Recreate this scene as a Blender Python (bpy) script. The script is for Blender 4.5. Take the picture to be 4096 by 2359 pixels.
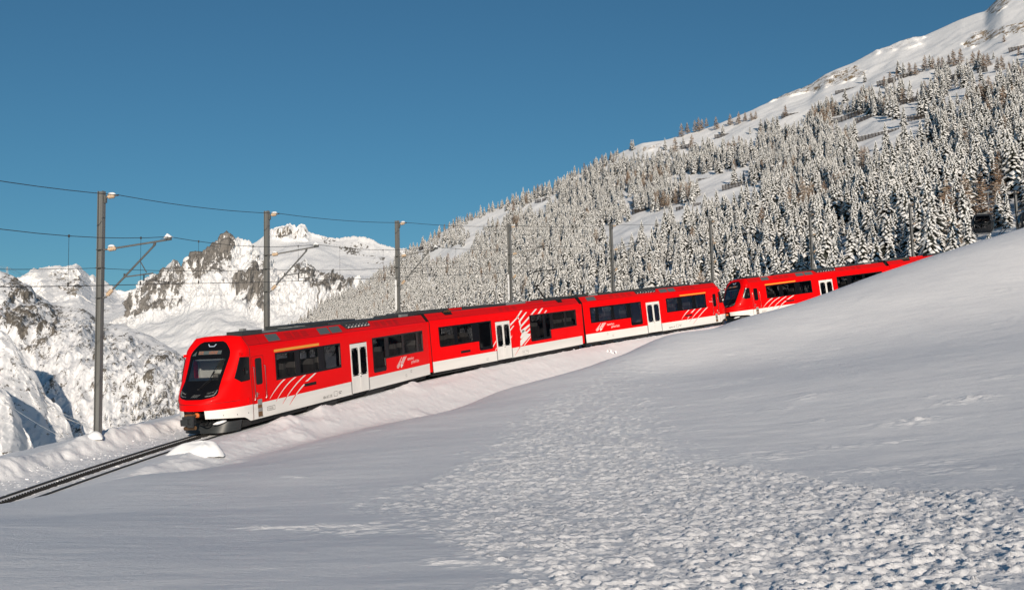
import bpy, bmesh, math, random
import numpy as np
from mathutils import Matrix, Vector

for o in list(bpy.data.objects):
    bpy.data.objects.remove(o, do_unlink=True)
S = bpy.context.scene
COL = S.collection
R_ = math.radians

# ------------------------------------------------------------------ camera
PITCH, ROLL, FPX = 0.0999958, -0.0248471, 4000.0     # focal length in pixels of a 4096 wide frame
cp, sp, cr, sr = math.cos(PITCH), math.sin(PITCH), math.cos(ROLL), math.sin(ROLL)
_r, _u, FWD = np.array([1, 0, 0.]), np.array([0, -sp, cp]), np.array([0, cp, sp])
RGT, UPV = cr * _r + sr * _u, -sr * _r + cr * _u
cd = bpy.data.cameras.new('camera')
cam = bpy.data.objects.new('camera', cd)
COL.objects.link(cam)
cam.matrix_world = Matrix(((RGT[0], UPV[0], -FWD[0], 0), (RGT[1], UPV[1], -FWD[1], 0), (RGT[2], UPV[2], -FWD[2], 0), (0, 0, 0, 1)))
cd.sensor_width = 36.0
cd.lens = 36.0 * FPX / 4096
cd.clip_start = 0.2
cd.clip_end = 30000
S.camera = cam
S.render.resolution_x, S.render.resolution_y = 1024, 589

# ------------------------------------------------------------------ sky and sun
SUN_EL, SUN_AZ = R_(14.0), R_(172.0)      # azimuth measured from +Y towards +X: the low sun stands behind the camera
w = bpy.data.worlds.new('World')
S.world = w
w.use_nodes = True
nt = w.node_tree
bg = nt.nodes['Background']
sky = nt.nodes.new('ShaderNodeTexSky')
sky.sky_type = 'NISHITA'
sky.sun_disc = False
sky.sun_elevation = SUN_EL
sky.sun_rotation = SUN_AZ
sky.altitude = 1500
sky.air_density = 1.25
sky.dust_density = 0.6
sky.ozone_density = 8.0
wb = nt.nodes.new('ShaderNodeMix')                     # white balance of the whole sky
wb.data_type = 'RGBA'; wb.blend_type = 'MULTIPLY'; wb.inputs[0].default_value = 1.0
wb.inputs[7].default_value = (1.33, 1.27, .92, 1)
nt.links.new(sky.outputs[0], wb.inputs[6])
nt.links.new(wb.outputs[2], bg.inputs[0])
bg.inputs[1].default_value = 0.076
sd = bpy.data.lights.new('sun', 'SUN')
sd.energy = 4.4
sd.angle = R_(0.55)
sd.color = (1.0, 0.875, 0.73)
sun = bpy.data.objects.new('sun', sd)
COL.objects.link(sun)
TOSUN = Vector((math.sin(SUN_AZ) * math.cos(SUN_EL), math.cos(SUN_AZ) * math.cos(SUN_EL), math.sin(SUN_EL)))
sun.rotation_euler = TOSUN.to_track_quat('Z', 'Y').to_euler()
S.view_settings.view_transform = 'Standard'
S.view_settings.look = 'None'
S.view_settings.gamma = 1.0
S.view_settings.exposure = 0.0
S.view_settings.use_curve_mapping = False
S.render.engine = 'CYCLES'
S.cycles.max_bounces = 6
S.cycles.diffuse_bounces = 3
S.cycles.transparent_max_bounces = 12

# ------------------------------------------------------------------ helpers
def survey(u, v, Y):
    """world point at depth Y seen along the surveyed bearing (u, v)"""
    d = RGT * ((u - 2048) / FPX) + UPV * ((1179.5 - v) / FPX) + FWD
    return d * (Y / d[1])

def tag(o, label=None, cat=None, group=None, kind=None):
    if label: o['label'] = label
    if cat: o['category'] = cat
    if group: o['group'] = group
    if kind: o['kind'] = kind
    return o

def empty(name, label=None, cat=None, group=None, loc=(0, 0, 0), rz=0.0, mw=None):
    o = bpy.data.objects.new(name, None)
    o.empty_display_size = 0.3
    COL.objects.link(o)
    if mw is not None: o.matrix_world = mw
    else:
        o.location = loc
        o.rotation_euler = (0, 0, rz)
    return tag(o, label, cat, group)

_kids = {}
def link(o, parent=None):
    COL.objects.link(o)
    if parent is not None:
        o.parent = parent
        _kids.setdefault(parent.name, []).append(o)
    return o

def copy_tree(o, parent=None):
    c = o.copy()
    link(c, parent)
    for ch in _kids.get(o.name, []):
        copy_tree(ch, c)
    return c

class MB:
    """collects boxes, tubes and plates and links them as one mesh object"""
    def __init__(s):
        s.v, s.f, s.m, s.sm = [], [], [], []
    def add(s, vs, fs, m=0, smooth=False):
        b = len(s.v)
        s.v.extend([tuple(map(float, q)) for q in vs])
        for f in fs:
            s.f.append(tuple(b + i for i in f))
            s.m.append(m)
            s.sm.append(smooth)
        return s
    def box(s, x0, x1, y0, y1, z0, z1, m=0):
        vs = [(x, y, z) for x in (x0, x1) for y in (y0, y1) for z in (z0, z1)]
        return s.add(vs, [(0, 1, 3, 2), (4, 6, 7, 5), (0, 4, 5, 1), (2, 3, 7, 6), (0, 2, 6, 4), (1, 5, 7, 3)], m)
    def obox(s, c, ax, ay, az, m=0):
        c, ax, ay, az = map(np.array, (c, ax, ay, az))
        vs = [c + i * ax + j * ay + k * az for i in (-1, 1) for j in (-1, 1) for k in (-1, 1)]
        return s.add(vs, [(0, 1, 3, 2), (4, 6, 7, 5), (0, 4, 5, 1), (2, 3, 7, 6), (0, 2, 6, 4), (1, 5, 7, 3)], m)
    def tube(s, pts, r, n=6, m=0, caps=True, smooth=True):
        pts = [np.array(p, float) for p in pts]
        rs = r if hasattr(r, '__len__') else [r] * len(pts)
        vs, fs = [], []
        up = np.array([0, 0, 1.])
        for i, p in enumerate(pts):
            t = pts[min(i + 1, len(pts) - 1)] - pts[max(i - 1, 0)]
            t = t / (np.linalg.norm(t) + 1e-12)
            a = np.cross(t, up)
            if np.linalg.norm(a) < 1e-3: a = np.cross(t, np.array([1., 0, 0]))
            a /= np.linalg.norm(a)
            b = np.cross(a, t)
            for k in range(n):
                q = 2 * math.pi * (k + .5) / n
                vs.append(p + rs[i] * (math.cos(q) * a + math.sin(q) * b))
        for i in range(len(pts) - 1):
            for k in range(n):
                k2 = (k + 1) % n
                fs.append((i * n + k, i * n + k2, (i + 1) * n + k2, (i + 1) * n + k))
        s.add(vs, fs, m, smooth)
        if caps:
            b = len(s.v) - len(vs)
            for base in (0, (len(pts) - 1) * n):
                s.f.append(tuple(b + base + k for k in range(n)))
                s.m.append(m); s.sm.append(False)
        return s
    def lathe(s, p0, p1, prof, n=10, m=0):
        """prof: (t along p0->p1 in 0..1, radius)"""
        p0, p1 = np.array(p0, float), np.array(p1, float)
        return s.tube([p0 + (p1 - p0) * t for t, _ in prof], [r for _, r in prof], n, m)
    def grid(s, P, m=0, smooth=True, mask=None):
        nu, nv = len(P), len(P[0])
        vs = [P[i][j] for i in range(nu) for j in range(nv)]
        fs = [(i * nv + j, (i + 1) * nv + j, (i + 1) * nv + j + 1, i * nv + j + 1) for i in range(nu - 1) for j in range(nv - 1) if mask is None or mask(i, j)]
        return s.add(vs, fs, m, smooth)
    def mesh(s, name, mats):
        me = bpy.data.meshes.new(name)
        us = sorted({i for f in s.f for i in f}); ren = {i: k for k, i in enumerate(us)}
        me.from_pydata([s.v[i] for i in us], [], [tuple(ren[i] for i in f) for f in s.f])
        for mm in (mats if isinstance(mats, (list, tuple)) else [mats]): me.materials.append(mm)
        me.polygons.foreach_set('material_index', s.m)
        me.polygons.foreach_set('use_smooth', s.sm)
        me.update()
        return me
    def build(s, name, mats, parent=None):
        return link(bpy.data.objects.new(name, s.mesh(name, mats)), parent)

def np_mesh(name, V, F, mat, smooth=True, attrs=None):
    """large quad mesh straight from numpy arrays"""
    me = bpy.data.meshes.new(name)
    n, k = F.shape
    me.vertices.add(len(V)); me.loops.add(n * k); me.polygons.add(n)
    me.vertices.foreach_set('co', V.astype(np.float32).ravel())
    me.loops.foreach_set('vertex_index', F.astype(np.int32).ravel())
    me.polygons.foreach_set('loop_start', np.arange(0, n * k, k, dtype=np.int32))
    me.polygons.foreach_set('loop_total', np.full(n, k, dtype=np.int32))
    me.polygons.foreach_set('use_smooth', np.full(n, smooth, dtype=bool))
    me.update(calc_edges=True)
    for an, av in (attrs or {}).items():
        a = me.attributes.new(an, 'FLOAT', 'POINT')
        a.data.foreach_set('value', av.astype(np.float32).ravel())
    me.materials.append(mat)
    o = bpy.data.objects.new(name, me)
    COL.objects.link(o)
    return o

def grid_faces(nu, nv):
    i = np.arange((nu - 1) * (nv - 1))
    a = (i // (nv - 1)) * nv + i % (nv - 1)
    return np.stack([a, a + nv, a + nv + 1, a + 1], 1)

# numpy gradient noise -------------------------------------------------
_rg = np.random.default_rng(7)
_perm = _rg.permutation(512).astype(np.int64)
_perm = np.concatenate([_perm, _perm, _perm])
_grad = _rg.normal(size=(512, 3)); _grad /= np.linalg.norm(_grad, axis=1, keepdims=True)
def noise3(x, y, z):
    x, y, z = np.broadcast_arrays(np.asarray(x, float), np.asarray(y, float), np.asarray(z, float))
    xi, yi, zi = np.floor(x).astype(np.int64), np.floor(y).astype(np.int64), np.floor(z).astype(np.int64)
    xf, yf, zf = x - xi, y - yi, z - zi
    fd = lambda t: t * t * t * (t * (t * 6 - 15) + 10)
    u, v, ww = fd(xf), fd(yf), fd(zf)
    def g(i, j, k):
        h = _perm[(_perm[(_perm[(xi + i) & 511] + yi + j) & 511] + zi + k) & 511]
        gr = _grad[h]
        return gr[..., 0] * (xf - i) + gr[..., 1] * (yf - j) + gr[..., 2] * (zf - k)
    l = lambda a, b, t: a + (b - a) * t
    return 1.6 * l(l(l(g(0, 0, 0), g(1, 0, 0), u), l(g(0, 1, 0), g(1, 1, 0), u), v), l(l(g(0, 0, 1), g(1, 0, 1), u), l(g(0, 1, 1), g(1, 1, 1), u), v), ww)
def fbm(x, y, z, octv=4, gain=.5, lac=2.03):
    a, t, s = 1., 0., 0.
    for o in range(octv):
        t = t + a * noise3(x + 17.3 * o, y + 5.1 * o, z + 9.7 * o); s += a
        x, y, z, a = x * lac, y * lac, z * lac, a * gain
    return t / s
def ridged(x, y, z, octv=4, gain=.55, lac=2.1):
    a, t, s = 1., 0., 0.
    for o in range(octv):
        t = t + a * (1 - np.abs(noise3(x + 31.3 * o, y + 7.1 * o, z + 3.7 * o)) * 2); s += a
        x, y, z, a = x * lac, y * lac, z * lac, a * gain
    return t / s
def sstep(a, b, x):
    t = np.clip((np.asarray(x, float) - a) / (b - a), 0, 1)
    return t * t * (3 - 2 * t)
def in_poly(u, v, poly):
    u, v = np.asarray(u, float), np.asarray(v, float)
    c = np.zeros(u.shape, bool)
    for (x0, y0), (x1, y1) in zip(poly, poly[1:] + poly[:1]):
        if y0 == y1: continue
        c ^= ((y0 > v) != (y1 > v)) & (u < (x1 - x0) * (v - y0) / (y1 - y0) + x0)
    return c

# ------------------------------------------------------------------ materials
class NT:
    def __init__(s, name):
        s.mat = bpy.data.materials.new(name); s.mat.use_nodes = True
        s.t = s.mat.node_tree; s.b = s.t.nodes['Principled BSDF']
    def n(s, typ, **kw):
        nd = s.t.nodes.new(typ)
        for k, v in kw.items(): setattr(nd, k, v)
        return nd
    def l(s, a, b): s.t.links.new(a, b)
    def noise(s, scale, detail=4, rough=.55, vec=None, dist=0.0):
        nd = s.n('ShaderNodeTexNoise'); nd.inputs['Scale'].default_value = scale
        nd.inputs['Detail'].default_value = detail; nd.inputs['Roughness'].default_value = rough
        nd.inputs['Distortion'].default_value = dist
        if vec is not None: s.l(vec, nd.inputs['Vector'])
        return nd.outputs[0]
    def coord(s, scale=(1, 1, 1), kind='Object', rot=(0, 0, 0)):
        tc = s.n('ShaderNodeTexCoord'); mp = s.n('ShaderNodeMapping')
        mp.inputs['Scale'].default_value = scale; mp.inputs['Rotation'].default_value = rot
        s.l(tc.outputs[kind], mp.inputs[0]); return mp.outputs[0]
    def ramp(s, fac, stops):
        r = s.n('ShaderNodeValToRGB'); e = r.color_ramp.elements
        while len(e) < len(stops): e.new(.5)
        for el, (p, c) in zip(e, stops):
            el.position = p; el.color = (*c, 1) if len(c) == 3 else c
        s.l(fac, r.inputs[0]); return r.outputs[0]
    def math(s, op, a, b=0.0, clamp=False):
        m = s.n('ShaderNodeMath', operation=op); m.use_clamp = clamp
        for i, q in enumerate((a, b)):
            if isinstance(q, (int, float)): m.inputs[i].default_value = q
            else: s.l(q, m.inputs[i])
        return m.outputs[0]
    def mix(s, fac, a, b):
        m = s.n('ShaderNodeMix', data_type='RGBA')
        for sock, q in ((m.inputs[0], fac), (m.inputs[6], a), (m.inputs[7], b)):
            if isinstance(q, (int, float)): sock.default_value = q
            elif isinstance(q, tuple): sock.default_value = (*q, 1)
            else: s.l(q, sock)
        return m.outputs[2]
    def bump(s, h, strength=.3, dist=.05, normal=None):
        b = s.n('ShaderNodeBump'); b.inputs['Strength'].default_value = strength; b.inputs['Distance'].default_value = dist
        s.l(h, b.inputs['Height'])
        if normal is not None: s.l(normal, b.inputs['Normal'])
        return b.outputs[0]

def pmat(name, col, rough=.5, metal=0., var=.12, vs=6.0, bump=0., bs=40., coat=0., spec=.5):
    q = NT(name); b = q.b
    f = q.noise(vs, 3)
    lo = tuple(c * (1 - var) for c in col); hi = tuple(min(1, c * (1 + var)) for c in col)
    q.l(q.ramp(f, [(.35, lo), (.65, hi)]), b.inputs['Base Color'])
    b.inputs['Roughness'].default_value = rough; b.inputs['Metallic'].default_value = metal
    b.inputs['Specular IOR Level'].default_value = spec
    if coat:
        b.inputs['Coat Weight'].default_value = coat; b.inputs['Coat Roughness'].default_value = .06
    if bump: q.l(q.bump(q.noise(bs, 4), bump, .01), b.inputs['Normal'])
    return q.mat

SNOW = (.87, .865, .875)
def snow_ground():
    q = NT('snow'); b = q.b
    c = q.coord((1, 1, 1))
    f = q.noise(.35, 5, .6, c)
    q.l(q.ramp(f, [(.3, (.815, .81, .825)), (.7, SNOW)]), b.inputs['Base Color'])
    b.inputs['Roughness'].default_value = .62
    b.inputs['Specular IOR Level'].default_value = .25
    fine = q.noise(9, 6, .72, q.coord((1, 2.2, 1), rot=(0, 0, .25)))
    mid = q.noise(1.6, 4, .6, q.coord((.55, 1.5, 1), rot=(0, 0, .2)))
    n1 = q.bump(mid, .40, .06)
    n2 = q.bump(fine, .75, .022, n1)
    q.l(q.bump(q.noise(38, 3, .7, q.coord((.5, 1.6, 1), rot=(0, 0, .2))), .55, .008, n2), b.inputs['Normal'])
    return q.mat
def snow_rock(name, s, rock_lo, rock_hi, streak=(1, 1, .25), thr=.5, bump=1.0, rot=(0, 0, 0), sharp=8.0):
    """far rock face with snow lying on it; attribute 'rock' says where the stone is bare"""
    q = NT(name); b = q.b
    at = q.n('ShaderNodeAttribute', attribute_name='rock')
    c = q.coord(tuple(s * k for k in streak), rot=rot)
    n1 = q.noise(1.0, 8, .68, c, .6)
    n2 = q.noise(4.3, 6, .7, c)
    m = q.math('ADD', at.outputs['Fac'], q.math('MULTIPLY', q.math('SUBTRACT', n1, .5), 2.6))
    m = q.math('ADD', m, q.math('MULTIPLY', q.math('SUBTRACT', n2, .5), 1.7))
    m = q.math('MULTIPLY', q.math('SUBTRACT', m, thr - .06), sharp, True)
    rc = q.ramp(q.noise(2.2, 6, .65, c), [(.3, rock_lo), (.7, rock_hi)])
    sc = q.ramp(q.noise(.6, 3, .5, c), [(.35, (.82, .82, .83)), (.65, (.88, .88, .89))])
    q.l(q.mix(m, sc, rc), b.inputs['Base Color'])
    b.inputs['Roughness'].default_value = .8
    b.inputs['Specular IOR Level'].default_value = .2
    h = q.math('ADD', q.math('MULTIPLY', n1, .8), q.math('MULTIPLY', n2, .35))
    q.l(q.bump(h, .6 * bump, .5 / s), b.inputs['Normal'])
    return q.mat

M = {}
M['snow'] = snow_ground()
def snow_soft():
    q = NT('snow_pillow'); b = q.b
    q.l(q.ramp(q.noise(3, 3), [(.3, (.82, .825, .84)), (.7, (.88, .885, .9))]), b.inputs['Base Color'])
    b.inputs['Roughness'].default_value = .6; b.inputs['Specular IOR Level'].default_value = .25
    q.l(q.bump(q.noise(18, 5, .7), .4, .02), b.inputs['Normal'])
    return q.mat
M['snow_soft'] = snow_soft()
M['red'] = pmat('red_paint', (.84, .002, .003), .45, var=.04, vs=1.5, coat=.03, spec=.08)
M['red_roof'] = pmat('roof_red_paint', (.58, .004, .005), .6, var=.1, vs=3, spec=.2)
M['white'] = pmat('white_paint', (.80, .785, .75), .4, var=.05, vs=2.0, coat=.08)
M['black'] = pmat('black_gloss', (.006, .006, .007), .22, var=.1, spec=.22)
M['rubber'] = pmat('black_rubber', (.012, .012, .013), .65, spec=.2)
M['dark'] = pmat('dark_underframe', (.018, .018, .019), .65, var=.3)
M['plow'] = pmat('dark_grey_paint', (.026, .029, .031), .45, var=.1)
M['roofdark'] = pmat('roof_dark_grey', (.032, .036, .039), .55, var=.25, vs=3)
M['roofgrey'] = pmat('roof_equipment_grey', (.20, .21, .215), .5, var=.2)
M['grille'] = pmat('grey_filter_mesh', (.075, .095, .10), .7, var=.15, vs=30)
M['dot'] = pmat('dark_red_vent', (.22, .004, .005), .7)
M['seam'] = pmat('panel_joint', (.09, .003, .004), .7)
M['orange'] = pmat('orange_band', (.85, .36, .04), .4, var=.04)
M['steel'] = pmat('brushed_steel', (.55, .55, .54), .3, .9, var=.08)
M['galv'] = pmat('galvanised_steel', (.165, .168, .165), .55, .15, var=.22, vs=2.5, bump=.1, bs=25)
M['galv_dark'] = pmat('dull_steel_tube', (.16, .16, .155), .45, .5, var=.2)
M['ceramic'] = pmat('tan_insulator', (.56, .42, .29), .4, var=.1)
M['wire'] = pmat('dark_wire', (.035, .035, .037), .5, .3)
M['rail'] = pmat('rail_steel', (.035, .033, .032), .5, .4, var=.3)
M['rack'] = pmat('greasy_rack_steel', (.02, .018, .016), .55, .3, var=.4)
M['lining'] = pmat('pale_grey_lining', (.6, .6, .58), .6, var=.05)
M['seatcloth'] = pmat('grey_seat_cloth', (.17, .16, .155), .85, var=.2)
M['headrest'] = pmat('pale_headrest', (.5, .47, .43), .7)
M['floor'] = pmat('dark_carpet', (.05, .05, .055), .8)
M['lettering'] = pmat('black_lettering', (.03, .03, .03), .5)
M['doorpost'] = pmat('grey_door_edge', (.25, .25, .25), .5)
M['brown'] = pmat('brown_metal', (.16, .085, .035), .55, var=.3)
M['hose'] = pmat('orange_hose', (.72, .16, .035), .5)
M['timber'] = pmat('dark_timber', (.035, .026, .02), .8, var=.35, vs=3)
M['needle'] = pmat('spruce_needles', (.042, .046, .036), .8, var=.35, vs=.8)
M['bark'] = pmat('bark', (.07, .05, .037), .9, var=.3, vs=3)
M['larch'] = pmat('frosted_larch_twigs', (.46, .37, .29), .85, var=.35, vs=.5)
M['larch_bare'] = pmat('brown_larch_twigs', (.28, .17, .10), .85, var=.35, vs=.6)
M['gondola'] = pmat('dark_cabin_shell', (.022, .024, .027), .3, var=.2, coat=.3)
M['skin'] = pmat('skin', (.45, .27, .19), .6)
M['shirt_white'] = pmat('white_shirt', (.6, .58, .55), .8)
M['shirt_dark'] = pmat('dark_jacket', (.05, .055, .07), .8)
M['hair'] = pmat('dark_hair', (.025, .018, .013), .7)
def glass(name, tint, gl=.10):
    q = NT(name); t = q.t
    t.nodes.remove(q.b)
    out = t.nodes['Material Output']
    tr = q.n('ShaderNodeBsdfTransparent'); tr.inputs[0].default_value = (*tint, 1)
    g = q.n('ShaderNodeBsdfGlossy'); g.inputs['Roughness'].default_value = .02; g.inputs[0].default_value = (.9, .95, 1, 1)
    fr = q.n('ShaderNodeFresnel'); fr.inputs[0].default_value = 1.5
    wob = q.noise(.7, 2, .5)
    bmp = q.bump(wob, .05, .05)
    q.l(bmp, g.inputs['Normal'])
    mx = q.n('ShaderNodeMixShader')
    q.l(q.math('MULTIPLY', fr.outputs[0], gl * 10), mx.inputs[0]); q.l(tr.outputs[0], mx.inputs[1]); q.l(g.outputs[0], mx.inputs[2])
    q.l(mx.outputs[0], out.inputs[0])
    return q.mat
M['glass'] = glass('tinted_glass', (.27, .275, .29), .02)
M['wind_glass'] = glass('windscreen_glass', (.70, .72, .72), .018)
def emit(name, col, s):
    q = NT(name); b = q.b
    b.inputs['Base Color'].default_value = (.02, .02, .02, 1)
    b.inputs['Emission Color'].default_value = (*col, 1); b.inputs['Emission Strength'].default_value = s
    return q.mat
M['led_orange'] = emit('orange_display_text', (1., .25, .06), .55)
M['led_white'] = emit('white_marker_lamp', (.75, .85, 1.), .7)
# ------------------------------------------------------------------ the track line
SS = np.arange(-36, 118.01, .25)
_t = (SS - 0)
TH = 0.247067468 + 0.0107799349 * SS + 0.0119248129e-2 * SS**2 / 2 - 0.0109588042e-4 * SS**3 / 6 - 0.0753597262e-6 * SS**4 / 24
_cx = np.concatenate([[0], np.cumsum(np.sin((TH[1:] + TH[:-1]) / 2) * .25)])
_cy = np.concatenate([[0], np.cumsum(np.cos((TH[1:] + TH[:-1]) / 2) * .25)])
_i0 = int(np.argmin(abs(SS)))
PX, PY = _cx - _cx[_i0] - 11.1011711, _cy - _cy[_i0] + 38.6779132
PZ = -1.01227079 + 0.115335962 * SS + 0.161198449e-3 * SS**2 / 2
def track(s, lat=0., dz=0.):
    """point beside the rail-top line: s metres along it, lat metres to the right"""
    th = np.interp(s, SS, TH)
    return np.stack([np.interp(s, SS, PX) + np.cos(th) * lat, np.interp(s, SS, PY) - np.sin(th) * lat, np.interp(s, SS, PZ) + dz], -1)
def track_sd(x, y):
    """nearest s and signed offset d (right positive) of plan points"""
    s_out, d_out = np.empty(len(x)), np.empty(len(x))
    px, py = PX[::2], PY[::2]
    for a in range(0, len(x), 20000):
        xx, yy = x[a:a + 20000], y[a:a + 20000]
        k = np.argmin((xx[:, None] - px)**2 + (yy[:, None] - py)**2, 1) * 2
        th = TH[k]
        dx, dy = xx - PX[k], yy - PY[k]
        s_out[a:a + 20000] = SS[k] + dx * np.sin(th) + dy * np.cos(th)
        d_out[a:a + 20000] = dx * np.cos(th) - dy * np.sin(th)
    return s_out, d_out

# ------------------------------------------------------------------ near snow field
CREST = [(-500, 2060, 19), (0, 2011, 22), (202, 1970, 24), (412, 1928, 27), (597, 1906, 29), (762, 1877, 30.5), (899, 1861, 31.5), (1076, 1814, 34), (1266, 1763, 37), (1519, 1700, 41), (1815, 1638, 44), (2000, 1564, 47), (2236, 1500, 49), (2400, 1447, 52), (2540, 1398, 54), (2643, 1350, 56), (2781, 1330, 58), (2901, 1287, 60), (3014, 1262, 62), (3198, 1207, 65), (3344, 1155, 67), (3522, 1094, 69), (3641, 1056, 70), (3811, 1001, 71), (4096, 911, 72), (4500, 790, 73)]
CREST = [(u, v + (23 if u >= 2950 else (12 if u > 2700 else (-20 if u < 450 else 0))), y) for u, v, y in CREST]
_ctl = [survey(*c) for c in CREST]
for c in CREST:
    p = survey(*c); q = p / np.hypot(p[0], p[1])
    back = .30 if c[0] < 2700 else .75
    _ctl.append(p + np.array([q[0] * 4.5, q[1] * 4.5, -back]))
    _ctl.append(p + np.array([q[0] * 13, q[1] * 13, -back * 3.2]))
_ctl += [survey(*c) for c in [(-900, 2430, 9.5), (0, 2359, 10), (400, 2359, 9.8), (1024, 2359, 9.5), (2048, 2359, 9.2), (3072, 2359, 9), (4096, 2359, 8.7), (4900, 2359, 8.3),
    (-400, 2150, 13.5), (0, 2150, 14), (1000, 2130, 14.5), (2048, 2100, 14.5), (3072, 2080, 14), (4096, 2060, 13), (0, 2060, 18.3), (600, 2000, 20.5), (1200, 1950, 22), (2048, 1880, 23), (3000, 1830, 23), (4096, 1800, 21),
    (1500, 1790, 30), (2048, 1700, 34), (2700, 1600, 36), (3300, 1500, 37), (4096, 1400, 36), (3300, 1330, 51), (4096, 1150, 53), (2700, 1480, 47), (4700, 1350, 34), (4700, 1080, 52)]]
_ctl += [np.array(p, float) for p in [(0, 0, -1.75), (-6, 0, -1.8), (8, 1, -1.65), (0, -14, -1.9), (-20, -6, -2.2), (24, 0, .8), (40, 8, 5.5), (55, 30, 12), (-24, 14, -2.8), (60, 62, 14.5), (70, 80, 15), (85, 100, 17), (-30, 0, -3.4)]]
_ctl = np.array(_ctl)
def _tps_fit(P, lam=.02):
    n = len(P); xy = P[:, :2] / 30
    r2 = ((xy[:, None] - xy[None])**2).sum(-1)
    K = np.where(r2 > 0, .5 * r2 * np.log(r2 + 1e-12), 0) + lam * np.eye(n) * .02
    A = np.zeros((n + 3, n + 3)); A[:n, :n] = K; A[:n, n] = 1; A[:n, n + 1:] = xy; A[n, :n] = 1; A[n + 1:, :n] = xy.T
    return np.linalg.solve(A, np.concatenate([P[:, 2], np.zeros(3)]))
_tw = _tps_fit(_ctl)
def fore(x, y):
    out = np.empty(len(x)); xy = _ctl[:, :2] / 30
    for a in range(0, len(x), 20000):
        q = np.stack([x[a:a + 20000], y[a:a + 20000]], 1) / 30
        r2 = ((q[:, None] - xy[None])**2).sum(-1)
        out[a:a + 20000] = (.5 * r2 * np.log(r2 + 1e-12)) @ _tw[:-3] + _tw[-3] + q @ _tw[-2:]
    return out
LP_D = [-140, -60, -25, -9, -5.5, -4.3, -3.5, -2.95, -2.62, -2.35, -2.1, -1.5, -1.0, -.75, -.6, -.45, .45, .6, .85, 1.4, 1.9, 2.6, 6, 14, 60]
LP_Z = [-75, -42, -18, -2.6, .0, .18, .26, .30, .22, .0, -.08, -.11, -.11, -.08, -.06, -.05, -.05, -.045, -.012, .06, .10, -.12, -1.80, -4.6, -18]
rnd = random.Random(11)
CLUMPS = []
for i in range(48):
    s0 = rnd.uniform(1, 52)
    CLUMPS.append((s0, rnd.uniform(1.6, 2.9), rnd.uniform(.14, .36), rnd.uniform(.02, .10), rnd.uniform(.8, 2.6)))
for (s0, d0, r0, h0, e0) in [(1.2, 2.0, .55, .42, 1.5), (.2, 3.0, .5, .3, 1.4), (4.3, 2.0, .5, .3, 1.7), (-5, 2.1, .35, .2, 1.4), (-7, 2.6, .4, .22, 1.3), (-8.6, 2.0, .35, .2, 1.4), (-9.4, 3.1, .3, .18, 1.2), (-11.6, 1.9, .32, .2, 1.6), (-6.2, 3.6, .35, .2, 1.5), (-14.2, 1.6, .4, .18, 1.5), (9.5, 4.2, .45, .3, 1.2), (13, 2.0, .5, .28, 1.8), (-8.3, -2.75, .55, .30, 1.5), (-4.2, -2.95, .5, .35, 1.6), (-3.0, -2.75, .42, .4, 1.3), (-9.2, -3.3, .5, .2, 1.4), (2.0, -2.7, .6, .2, 1.5), (-1.6, -3.1, .7, .25, 1.5)]:
    CLUMPS.append((s0, d0, r0, h0, e0))
PATCH = [(2200, 1530), (2420, 1460), (2660, 1380), (2900, 1310), (2960, 1330), (2760, 1430), (2560, 1560), (2700, 1790), (3050, 1880), (3650, 1940), (4300, 1975), (4300, 2700), (1500, 2700), (1740, 2330), (1830, 2170), (1480, 2080), (1500, 1990), (1850, 1890), (1900, 1760), (2150, 1590)]
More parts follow.
